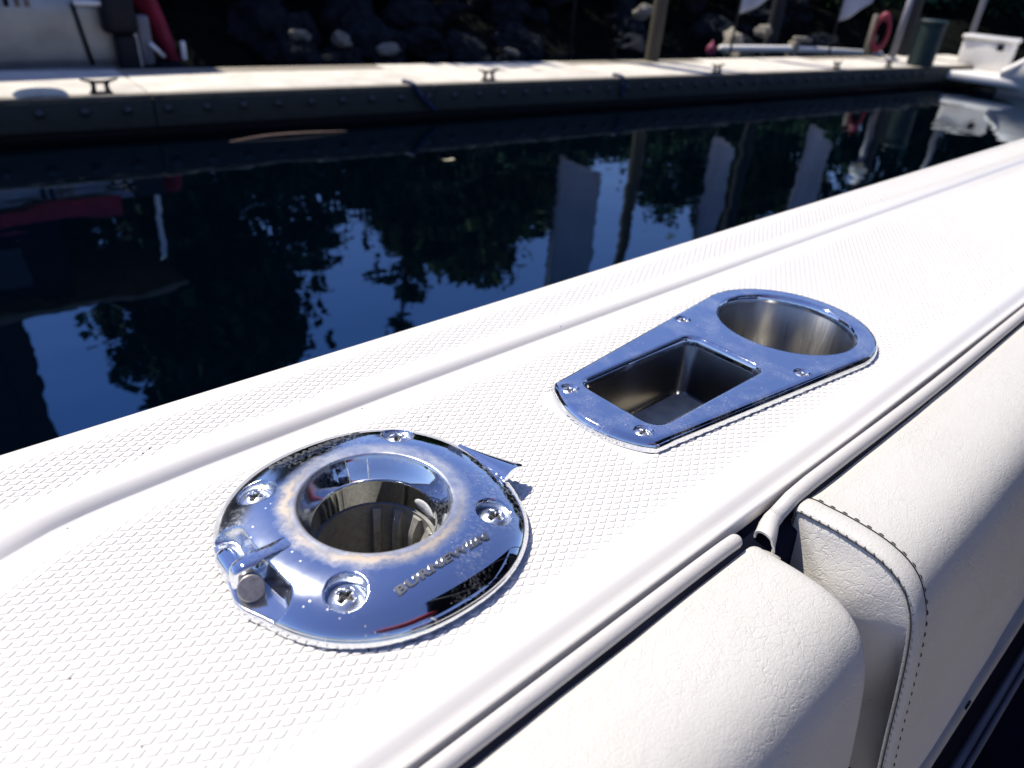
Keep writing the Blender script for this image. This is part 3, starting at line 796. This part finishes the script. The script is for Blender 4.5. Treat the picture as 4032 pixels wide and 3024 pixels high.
# timber pile
def pole(name, label, cat, x, y, z0, z1, r, m, lean=(0, 0), n=14, group=None, taper=.9):
    pts = [(x + lean[0] * t, y + lean[1] * t, z0 + (z1 - z0) * t) for t in (0, .25, .5, .75, 1)]
    o = obj(name, *tube(pts, [r * (1 - (1 - taper) * t) for t in (0, .25, .5, .75, 1)], n), m, base=(x, y, z0)); sharp(o, 60); return tag(o, label, cat, group)
pole('timber_pile', 'tall weathered timber pile with a lit edge rising beside the dock', 'pile', 8.55, 6.50, -2.2, 1.9, .095, PILE, (.05, 0))
pole('mooring_post', 'slim dark post standing behind the dock between the two right hand banners', 'post', 13.6, 7.7, -1.4, 2.6, .12, SHED)
pole('mooring_post', 'dark blue post rising behind the green bin', 'post', 15.0, 5.9, -1.4, 2.2, .13, SHED)
# drift log
tag(fixn(obj('floating_log', *tube(resample([(2.42, 5.70, ZW), (2.7, 5.72, ZW + .012), (3.0, 5.69, ZW + .016), (3.42, 5.66, ZW + .004)], 16), [.003 + .007 * math.sin(math.pi * min(1, .1 + .85 * k / 15)) for k in range(16)], 8), DRIFT, base=(2.9, 5.7, ZW))), 'thin reddish drift stick floating on the dark water near the dock', 'driftwood')
tag(fixn(obj('floating_leaf', *grid([[(3.62 + .05 * a, 4.52 + .02 * b, ZW + .006 + .004 * (a * a)) for b in (-1, 0, 1)] for a in (-1, -.3, .4, 1)]), M_plain('dry_leaf', (.35, .33, .22), .6, .2, 40.), base=(3.62, 4.52, ZW))), 'single pale leaf floating alone on the dark water', 'leaf')

# ================================================================== BOULDERS
def rock_mesh(seed, m):
    bm = bmesh.new(); bmesh.ops.create_icosphere(bm, subdivisions=3, radius=1)
    o = Vector((seed * 7.3, seed * 3.1, seed))
    for v in bm.verts:
        n_ = v.co.normalized(); d = 1 + .38 * noise.noise(n_ * 1.3 + o) + .16 * noise.noise(n_ * 3.1 + o); c = noise.cell(n_ * 1.6 + o)
        v.co = n_ * (d + .10 * c)
    me = bpy.data.meshes.new('boulder'); bm.to_mesh(me); bm.free(); me.materials.append(m); return me
rm = [rock_mesh(s, ROCK) for s in range(6)]; rp = [rock_mesh(s + 9, ROCKP) for s in range(3)]
rnd = random.Random(3)
for k in range(85):
    x = rnd.uniform(1.5, 19); d = rnd.uniform(-.3, 4.2); y = shore(x) + d; s = rnd.uniform(.16, .46)
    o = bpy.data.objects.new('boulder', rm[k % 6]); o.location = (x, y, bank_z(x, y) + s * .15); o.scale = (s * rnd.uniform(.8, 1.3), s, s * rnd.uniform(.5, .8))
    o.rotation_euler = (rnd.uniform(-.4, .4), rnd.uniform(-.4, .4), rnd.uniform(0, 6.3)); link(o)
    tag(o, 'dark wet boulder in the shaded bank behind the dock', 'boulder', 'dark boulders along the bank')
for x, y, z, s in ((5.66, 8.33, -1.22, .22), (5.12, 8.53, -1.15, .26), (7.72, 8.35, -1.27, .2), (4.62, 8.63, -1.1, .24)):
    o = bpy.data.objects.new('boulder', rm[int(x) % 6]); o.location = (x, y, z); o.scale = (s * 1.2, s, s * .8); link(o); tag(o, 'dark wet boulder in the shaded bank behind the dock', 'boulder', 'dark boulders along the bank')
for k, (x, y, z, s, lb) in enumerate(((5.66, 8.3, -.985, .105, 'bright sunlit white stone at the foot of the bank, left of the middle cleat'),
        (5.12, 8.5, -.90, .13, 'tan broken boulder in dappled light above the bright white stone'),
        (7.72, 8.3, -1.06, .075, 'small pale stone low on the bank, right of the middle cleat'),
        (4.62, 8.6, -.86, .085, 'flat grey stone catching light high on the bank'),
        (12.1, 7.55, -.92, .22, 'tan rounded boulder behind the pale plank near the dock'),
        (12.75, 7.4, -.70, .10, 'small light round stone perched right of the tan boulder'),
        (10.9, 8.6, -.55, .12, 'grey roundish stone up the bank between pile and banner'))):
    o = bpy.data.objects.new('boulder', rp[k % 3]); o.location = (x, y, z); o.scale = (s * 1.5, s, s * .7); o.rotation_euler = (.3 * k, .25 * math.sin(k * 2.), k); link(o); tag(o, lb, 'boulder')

# ================================================================== TREES
def leaf_quads(V, F, p, s, rg):
    n_ = Vector((rg.gauss(0, 1), rg.gauss(0, 1), rg.gauss(0, .8))).normalized(); u, v = frame(n_); a = rg.uniform(0, 6.3)
    u, v = u * math.cos(a) + v * math.sin(a), v * math.cos(a) - u * math.sin(a); o = len(V)
    V += [p - u * s, p - v * s * .55 , p + u * s, p + v * s * .55]; F.append((o, o + 1, o + 2, o + 3))
def tree(name, label, base, h, crown, leaves, leaf, trunk_r, clumps, seed, mleaf, group='trees on the bank', lean=(0, 0), z_lo=.25, limbs=7):
    """crown = (rx, ry); clumps = leaf clump radius"""
    rg = random.Random(seed); t = thing(name, label, 'tree', base, group)
    top = Vector((base[0] + lean[0], base[1] + lean[1], base[2] + h * .92)); b = Vector(base)
    tr = [b.lerp(top, k / 6) + Vector((rg.gauss(0, .04 * h * .3), rg.gauss(0, .04 * h * .3), 0)) * (1 if 0 < k < 6 else 0) for k in range(7)]
    parts_ = [tube(tr, [trunk_r * (1 - .13 * k) for k in range(7)], 8)]; cl = []
    for k in range(limbs):
        f = rg.uniform(z_lo + .05, .85); p = tr[0].lerp(tr[-1], f); a = 2.4 * k + rg.uniform(-.4, .4); L = rg.uniform(.55, .95)
        w_ = math.sin(math.pi * min(1, .2 + .75 * (f - z_lo) / (1 - z_lo))) ** .6
        q = p + Vector((math.cos(a) * crown[0] * L * w_, math.sin(a) * crown[1] * L * w_, h * rg.uniform(.02, .14)))
        mid = p.lerp(q, .5) + Vector((0, 0, h * .03)); parts_.append(tube([p, mid, q], [trunk_r * .38, trunk_r * .24, trunk_r * .08], 6))
        cl += [(q, 1.), (mid, .8)]
    cl.append((top, .9))
    obj('trunk', *join(*parts_), BARK, t)
    for k in range(clumps - len(cl)):
        f = rg.uniform(z_lo, 1); a = rg.uniform(0, 6.3); rr = math.sqrt(rg.random())
        w_ = math.sin(math.pi * min(1, .15 + .8 * (f - z_lo) / (1 - z_lo))) ** .6
        cl.append((Vector((b.x + lean[0] * f + math.cos(a) * crown[0] * rr * w_, b.y + lean[1] * f + math.sin(a) * crown[1] * rr * w_, b.z + h * f)), rg.uniform(.6, 1.1)))
    V, F = [], []; cr = max(crown) * .36
    for k in range(leaves):
        c, s = cl[rg.randrange(len(cl))]; d = Vector((rg.gauss(0, 1), rg.gauss(0, 1), rg.gauss(0, .7))) * (cr * s * .55)
        leaf_quads(V, F, c + d, leaf * rg.uniform(.6, 1.3), rg)
    obj('crown', V, F, mleaf, t, False); return t
GT = 'trees on the bank behind the dock'
T = [('broadleaf_tree', 'large dense dark tree reflected in the middle of the left water', (4.75, 13.0, -.2), 8.2, (1.25, 1.9), 26000, .14, .16, 70, 1, LEAF[0]),
     ('broadleaf_tree', 'thin airy tree with drooping twigs left of the large dense tree', (3.5, 12.6, -.2), 6.0, (.75, .9), 1500, .10, .07, 16, 2, LEAF[1]),
     ('slender_tree', 'slim bare trunked tree in the sky gap, first right of the dense tree', (7.55, 14.0, .1), 4.4, (.55, .7), 900, .10, .085, 12, 3, LEAF[0]),
     ('slender_tree', 'slimmer bare trunked tree in the sky gap, second right of the dense tree', (8.35, 14.0, .1), 3.4, (.40, .5), 350, .10, .05, 8, 4, LEAF[0]),
     ('broadleaf_tree', 'tall thin tree with a long bare stem beside the olive tree', (9.75, 13.8, .1), 6.4, (.65, .8), 1100, .11, .09, 12, 5, LEAF[1]),
     ('broadleaf_tree', 'broad olive green tree between the sky gap and the banners', (11.6, 14.0, .0), 4.5, (1.85, 1.8), 22000, .14, .14, 60, 6, LEAF[2]),
     ('broadleaf_tree', 'low rounded tree behind the first banner', (15.0, 15.5, .1), 4.4, (1.8, 1.8), 6000, .14, .12, 40, 7, LEAF[0]),
     ('broadleaf_tree', 'low dark tree right of the timber pile in the reflections', (21.0, 14.5, .1), 4.4, (1.6, 1.8), 6000, .15, .12, 40, 8, LEAF[0]),
     ('broadleaf_tree', 'dark tree behind the second banner', (24.6, 13.5, .1), 6.5, (2.2, 2.2), 9000, .16, .16, 50, 9, LEAF[2]),
     ('broadleaf_tree', 'wide dark tree on the far bank behind the third banner', (26.5, 10.0, .0), 7.5, (2.6, 2.8), 10000, .18, .18, 55, 10, LEAF[0]),
     ('broadleaf_tree', 'wide dark tree on the far bank behind the life ring', (28.8, 6.6, .0), 7.2, (2.6, 2.8), 10000, .18, .18, 55, 11, LEAF[1]),
     ('broadleaf_tree', 'wide dark tree on the far bank behind the white boat', (31.5, 2.2, .0), 7.5, (3., 3.), 10000, .18, .18, 55, 12, LEAF[0])]
for a in T: tree(*a, group=GT)
for k, (x, y) in enumerate(((2.0, 11.6), (3.6, 11.2), (5.4, 11.4), (6.9, 11.0), (8.5, 11.3), (10.1, 11.0), (11.8, 11.2), (13.4, 11.0), (15.0, 10.9), (16.8, 10.8), (18.6, 10.6), (20.6, 10.2), (6.15, 12.7), (2.2, 12.4))):
    lb = 'dark leafy shrub above the boulders on the bank, %s from the left' % 'first second third fourth fifth sixth seventh eighth ninth tenth eleventh twelfth'.split()[k] if k < 12 else ('taller dark shrub beside the trunk of the large dense tree', 'taller dark shrub on the bank behind the metal boat')[k - 12]
    tree('bank_shrub', lb, (x, y, bank_z(x, y) - .1), (1.7 + .25 * math.sin(k * 2.3)) if k < 12 else 2.5, (1.0, .95), 2600, .085, .04, 26, 40 + k, LEAF[0], 'shrubs along the bank', (0, -.5), .08)
# understorey along the bank (one mass)
V, F = [], []; rg = random.Random(5)
for k in range(30000):
    x = rg.uniform(-6, 31); d = rg.uniform(2.4, 7.); y = shore(x) + d
    hh = .5 + .4 * noise.noise(Vector((x * .5, y * .5, 2))) + min(1.5, max(0, d - 2.4) * .42)
    leaf_quads(V, F, Vector((x, y, bank_z(x, y) + rg.random() ** .7 * hh)), rg.uniform(.07, .16), rg)
tag(obj('undergrowth', V, F, LEAF[0], smooth=False), kind='stuff')
# far-off woods closing the harbour behind us and to the sides
V, F = [], []
for k in range(12000):
    a = rg.uniform(R(-205), R(-12)); rr = rg.uniform(38, 48); hh = 5.0 + 1.6 * noise.noise(Vector((a * 6, 0, 0))) + 1 * noise.noise(Vector((a * 25, 1, 0)))
    leaf_quads(V, F, Vector((rr * math.cos(a), rr * math.sin(a), -1.5 + hh * rg.random() ** .8)), rg.uniform(.4, .9), rg)
tag(obj('far_woods', V, F, LEAF[0], smooth=False), kind='stuff')

# ================================================================== BUILDINGS IN THE REFLECTIONS
bh = thing('boathouse', 'dark boarded boathouse beyond the metal boat, seen reflected at far left', 'building', (-1.5, 12.5, -.3))
for k in range(17):
    x = -4.6 + k * .36; obj('wall_board', *box(x, x + .345, 11.0, 11.05, -.8, 5.8), SHED, bh, False)
obj('wall', *box(-4.6, 1.45, 11.06, 14, -.8, 5.8), SHED, bh, False); obj('roof', *join(([(-4.8, 10.7, 5.82), (1.65, 10.7, 5.82), (1.65, 12.5, 7.0), (-4.8, 12.5, 7.0), (-4.8, 14.3, 5.82), (1.65, 14.3, 5.82)], [(0, 1, 2, 3), (3, 2, 5, 4), (0, 3, 4), (1, 5, 2), (0, 4, 5, 1)])), ROOFM, bh, False)
hs = thing('house', 'blue grey house behind the trees, seen reflected left of the first banner', 'building', (16.4, 17.2, .4))
obj('wall', *box(14.9, 18.2, 16.4, 19., -.5, 4.9), BLUEP, hs, False)
obj('roof', [(14.7, 16.2, 4.92), (18.4, 16.2, 4.92), (18.4, 17.8, 5.9), (14.7, 17.8, 5.9), (14.7, 19.2, 4.92), (18.4, 19.2, 4.92)], [(0, 1, 2, 3), (3, 2, 5, 4), (0, 3, 4), (1, 5, 2), (0, 4, 5, 1)], ROOFM, hs, False)
for x in (15.3, 16.3, 17.3): 
    f = bevel(obj('window', *box(x, x + .6, 16.34, 16.398, 2.6, 3.7), WHT, hs, False), .01); obj('pane', *box(x + .06, x + .54, 16.32, 16.338, 2.68, 3.62), GLASS, f, False)

# ================================================================== METAL BOAT AT LEFT
mb = thing('metal_boat', 'silver aluminium boat with red canvas and black outboard moored behind the dock', 'boat', (.5, 8.6, ZW))
rows = []
for x in (-2.2, -.5, 1., 2.0, 2.46):
    rows.append([(x, 7.66 + a, z) for a, z in ((.30, -1.4), (.10, -1.15), (.02, -1.0), (.0, -.97), (.0, -.90), (.005, -.72), (.006, -.70), (.0, -.55), (.02, -.30), (.05, -.28))])
V, F = grid(rows); fixn(obj('hull', V, F, ALU, mb))
obj('transom', *box(2.40, 2.45, 7.70, 10.6, -1.3, -.3), ALU, mb, False)
obj('deck', *box(-2.2, 2.42, 7.74, 10.6, -.42, -.40), ALU, mb, False)
obj('hull_strut', *tube([(2.09, 7.635, -.95), (2.02, 7.64, -.47)], .016, 8), IRON, mb)
bevel(obj('spray_rail', *box(-2.2, 2.40, 7.60, 7.655, -.985, -.965), ALU, mb, False), .005)
for k, x in enumerate((1.45, 1.52, 1.60, 1.67)): obj('hull_mark', *box(x, x + .035, 7.652, 7.6565, -.50, -.40), NAVY if k < 2 else ROOFM, mb, False)
obj('gunwale_tube', *tube([(2.02, 7.60, -.46), (2.25, 7.58, -.46), (2.44, 7.58, -.47)], .022, 10), WHT, mb)
obj('post', *tube([(2.47, 7.58, -.97), (2.44, 7.60, -.45), (2.38, 7.62, .38)], .026, 10), WHT, mb)
obj('diagonal_brace', *tube([(2.57, 7.55, -.77), (2.68, 7.55, -.89)], .020, 8), WHT, mb)
obj('red_gunwale_cover', *grid([[(x, 7.66 + a, z + .03 * math.sin(x * 7)) for a, z in ((-.01, -.36), (-.03, -.28), (-.02, -.19), (.05, -.16), (.4, -.15))] for x in (-2.2, -1, 0, .6, 1.1, 1.6, 2.1)]), RED, mb)
obj('wheelhouse', *box(-2.6, 1.8, 9.0, 10.4, -.40, 1.12), NAVY, mb, False)
obj('side_window', *box(-1.9, 1.4, 8.985, 8.998, .45, .90), GLASS, mb, False)
bevel(obj('roof', *box(-2.8, 3.0, 8.75, 10.6, 1.13, 1.25), ROOFM, mb, False), .02)
bevel(obj('roof_rack', *box(-2.6, 1.2, 9.0, 9.8, 1.254, 1.36), SHED, mb, False), .02)
ob = thing('outboard_motor', 'black outboard motor on the stern of the metal boat', 'outboard', (2.42, 7.6, -.8))
bevel(obj('cowling', *box(2.22, 2.48, 7.48, 7.74, -.70, -.30), IRON, ob, False), .05)
bevel(obj('lower_unit', *box(2.30, 2.46, 7.52, 7.66, -1.28, -.70), IRON, ob, False), .03)
obj('propeller_shaft', *tube([(2.3, 7.6, -1.36), (2.58, 7.6, -1.36)], .04, 8), IRON, ob)
bevel(obj('grey_bracket', *box(2.50, 2.62, 7.6, 7.75, -.97, -.55), GALV, ob, False), .03)
rows = []
for k in range(12):
    t = k / 11; cx = 2.60 + .22 * t ** .8; z = -.30 - .64 * t
    rows.append([(cx + w_ * (.10 - .05 * t), 7.62 + .12 * w_ * w_ - .03 * math.sin(w_ * 5 + k * .5), z) for w_ in (-1.2, -.8, -.4, 0, .4, .8, 1.0)])
rc = thing('red_cover', 'crimson canvas cover hanging off the stern of the metal boat', 'canvas', (2.7, 7.65, -.5))
V, F = grid(rows); V2 = [(a, b + .15, c) for a, b, c in V]; o = fixn(obj('cloth', *join((V, F), (V2, F)), RED, rc))
tag(bevel(obj('fender', *box(2.855, 2.90, 7.56, 7.62, -.93, -.76), WHT, base=(2.88, 7.6, -.93)), .02), 'small white fender hanging beside the crimson canvas', 'fender')

# ================================================================== RIGHT END OF THE DOCK
def banner(label, x, y, zb, wd, h, curl, seed):
    t = thing('pole_banner', label, 'banner', (x, y, -.9), 'pale banners on poles behind the dock')
    tx, ty = Vector((.72, -.69)); rows = []; rg = random.Random(seed); ph = rg.uniform(0, 6)
    for k in range(30):
        q = k / 29; z = zb + h * q; row = []
        for j in range(11):
            s = j / 10; lift = (.22 * s ** 1.4 + curl * s * s) * (1 - q) ** 6
            fold = .035 * math.sin(s * 9 + ph + q * 3) * (.4 + .6 * (1 - q)) + curl * .5 * math.sin(s * 3) * (1 - q) ** 3
            row.append((x + tx * wd * s + fold * .7, y + ty * wd * s + fold * .7, z + lift))
        rows.append(row)
    V, F = grid(rows); o = obj('cloth', V, F, CLOTH, t)
    md = o.modifiers.new('thickness', 'SOLIDIFY'); md.thickness = .004
    obj('pole', *tube([(x - .03, y, -1.0), (x - .03, y, zb + h + .1)], .018, 8), IRON, t)
    return t
banner('pale banner nearest the timber pile, the left one of three', 7.70, 7.15, -.22, .62, 3.0, .02, 1)
banner('pale banner with a curved lower edge, middle one of three', 10.60, 6.60, -.37, .38, 2.6, .0, 2)
banner('bright pale banner with a curled sunlit corner, right one of three beside the life ring', 13.02, 6.25, -.43, .46, 2.6, .10, 3)
lr = thing('life_ring_stand', 'grey post carrying the red life ring on the dock', 'post', (14.05, 6.05, ZD))
bevel(obj('post', *box(13.98, 14.08, 6.05, 6.13, ZD, -.30), TIMB, lr, False), .01); bevel(obj('brace', *box(14.12, 14.17, 6.03, 6.10, ZD, -.62), TIMB, lr, False), .008)
rows = []; a_ = Vector((.62, -.78, 0)); n_ = Vector((.78, .62, 0)); cR = Vector((14.08, 5.96, -.565))
n2 = Vector((-.985, -.17, 0)); a_ = Vector((.17, -.985, 0)); a_, n2 = (a_ * .75 + Vector((-.66, -.1, 0))).normalized(), n2
a_ = Vector((.40, -.92, 0)).normalized() * .44
for k in range(36):
    th = 2 * math.pi * k / 36; d = a_ * math.cos(th) + Vector((0, 0, 1)) * math.sin(th); cc = cR + d * .255; row = []
    for j in range(12):
        ph = 2 * math.pi * j / 12; row.append(cc + d * (.068 * math.cos(ph)) + Vector((-.8, -.5, 0)).normalized() * (.06 * math.sin(ph)))
    rows.append(row)
rows.append(rows[0]); V, F = grid(rows, True); tag(fixn(obj('life_ring', V, F, RINGM, base=tuple(cR))), 'red life ring hanging on a grey post at the right end of the dock', 'life ring')
lp = thing('lamp_post', 'thin grey lamp post standing between the life ring and the green bin', 'lamp post', (13.75, 5.52, ZD))
obj('pole', *tube([(13.75, 5.52, ZD), (13.8, 5.52, .2)], .05, 12), GALV, lp); obj('base_plate', *lathe([(.11, 0), (.11, .02), (.06, .03), (.05, .06)], (13.75, 5.52, ZD), 16), GALV, lp)
fixn(obj('lamp_head', *lathe([(.05, .0), (.13, .03), (.15, .14), (.10, .24), (.001, .27)], (13.8, 5.52, .18), 16), LTB, lp))
tag(obj('rail_pole', *tube([(15.95, 5.15, ZD), (16.0, 5.15, .9)], .05, 12), GALV, base=(15.95, 5.15, ZD)), 'thin grey pole rising behind the pale storage box', 'pole')
gb = thing('rubbish_bin', 'dark green ribbed round bin at the end of the dock', 'bin', (13.55, 4.98, ZD))
pr_ = [(.17, 0)]
for k in range(14): pr_ += [(.185 + .001 * k, .02 + .042 * k), (.199 + .001 * k, .03 + .042 * k), (.199 + .001 * k, .05 + .042 * k), (.185 + .001 * k, .056 + .042 * k)]
V, F = lathe(pr_, (13.55, 4.98, ZD), 28); sharp(obj('body', V, F, GREEN, gb), 30)
fixn(obj('lid', *lathe([(.20, .612), (.222, .614), (.224, .655), (.20, .67), (.001, .675)], (13.55, 4.98, ZD), 28), GREEN, gb))
bx = thing('storage_box', 'pale square storage box on the stern of the white boat', 'box', (15.35, 4.55, -1.0))
def obox(cx, cy, sx, sy, z0, z1, ang):
    c, s = math.cos(ang), math.sin(ang); V, F = box(-sx / 2, sx / 2, -sy / 2, sy / 2, z0, z1); return [(cx + a * c - b * s, cy + a * s + b * c, z) for a, b, z in V], F
bevel(obj('body', *obox(15.4, 4.62, .55, .78, -1.0, -.545, .18), LTB, bx, False), .03); bevel(obj('lid', *obox(15.4, 4.62, .60, .84, -.54, -.47, .18), LTB, bx, False), .025)
obj('latch', *obox(15.10, 4.36, .03, .10, -.66, -.56, .18), IRON, bx, False)
wb = thing('white_boat', 'white motor boat stern with bathing platform at the right end of the water', 'boat', (15.4, 3.2, ZW))
bevel(obj('bathing_platform', *obox(14.95, 4.25, 1.25, 1.35, -1.13, -.985, .12), GEL, wb), .05, 3)
rows = []
for y, wd, zt in ((4.02, 1.0, -.86), (3.7, 1.05, -.62), (2.9, 1.12, -.42), (1.2, 1.15, -.33), (-.6, 1.0, -.25), (-2., .35, -.2)):
    rows.append([(15.4 + s * wd * f, y, z) for s, f, z in ((-1, .75, -1.35), (-1, .95, -1.1), (-1, 1., -.98), (-1, 1.04, zt - .06), (-1, 1.0, zt), (-1, .8, zt + .01), (1, .8, zt + .01), (1, 1., zt), (1, 1., -1.0), (1, .75, -1.35))])
V, F = grid(rows); F.append(tuple(range(10))); sharp(obj('hull', V, F, GEL, wb), 45)
bevel(obj('stern_step', *obox(14.95, 3.55, .5, .25, -.99, -.90, .12), GEL, wb), .03)
# pale plank and bits on the rocks
pl = thing('pale_plank', 'long pale plank lying on supports just behind the dock', 'plank', (13.0, 7.1, -.95))
obj('board', *tube([(11.3, 7.25, -.93), (13.2, 7.0, -.945), (16.6, 6.9, -1.08)], [.05, .06, .05], 8), LTB, pl)
bevel(obj('support', *box(13.1, 13.25, 6.93, 7.08, -1.2, -.82), TIMB, pl, False), .02); obj('cross_piece', *tube([(13.15, 7.0, -.78), (13.9, 7.1, -.82)], .045, 8), TIMB, pl)
tag(fixn(obj('marker_buoy', *lathe([(.001, -.09), (.06, -.07), (.085, 0), (.06, .07), (.02, .09), (.02, .13), (.001, .13)], (10.9, 7.15, -.93), 14), M_plain('pink_buoy', (.20, .02, .06), .6, .15, 10.), base=(10.9, 7.15, -.93))), 'small pink buoy lying behind the dock between pile and plank', 'buoy')

# ================================================================== RED COVERED BOAT BEHIND THE CAMERA (seen in the chrome)
rb = thing('covered_boat', 'white boat under a dark red cover moored behind the camera, mirrored in the chrome rim', 'boat', (.8, -5.6, ZW))
rows = []
for x, wd in ((-2.0, .2), (-1.2, .9), (.4, 1.25), (2.4, 1.3), (3.8, 1.2)):
    rows.append([(x, -5.6 + s * wd * f, z) for s, f, z in ((-1, .7, -1.35), (-1, 1, -.9), (-1, 1.05, -.35), (1, 1.05, -.35), (1, 1, -.9), (1, .7, -1.35))])
V, F = grid(rows); F.append(tuple(range(6))[::-1]); F.append(tuple(range(len(V) - 6, len(V)))); sharp(obj('hull', V, F, GEL, rb))
rows = [[(x, -5.6 + s * 1.1, 1.15 + .35 * (1 - abs(s) ** 2) + .05 * math.sin(x * 3)) for s in (-1, -.6, 0, .6, 1)] for x in (-.4, .6, 1.6, 2.6, 3.4)]
V, F = grid(rows); V2 = [(a, b, c - .35) for a, b, c in V]; fixn(obj('canopy', *join((V, F), (V2, F)), RED, rb))
for x in (-.3, 3.3):
    for s in (-1, 1): obj('canopy_pole', *tube([(x, -5.6 + s * 1.05, -.4), (x, -5.6 + s * 1.05, 1.12)], .02, 8), GALV, rb)
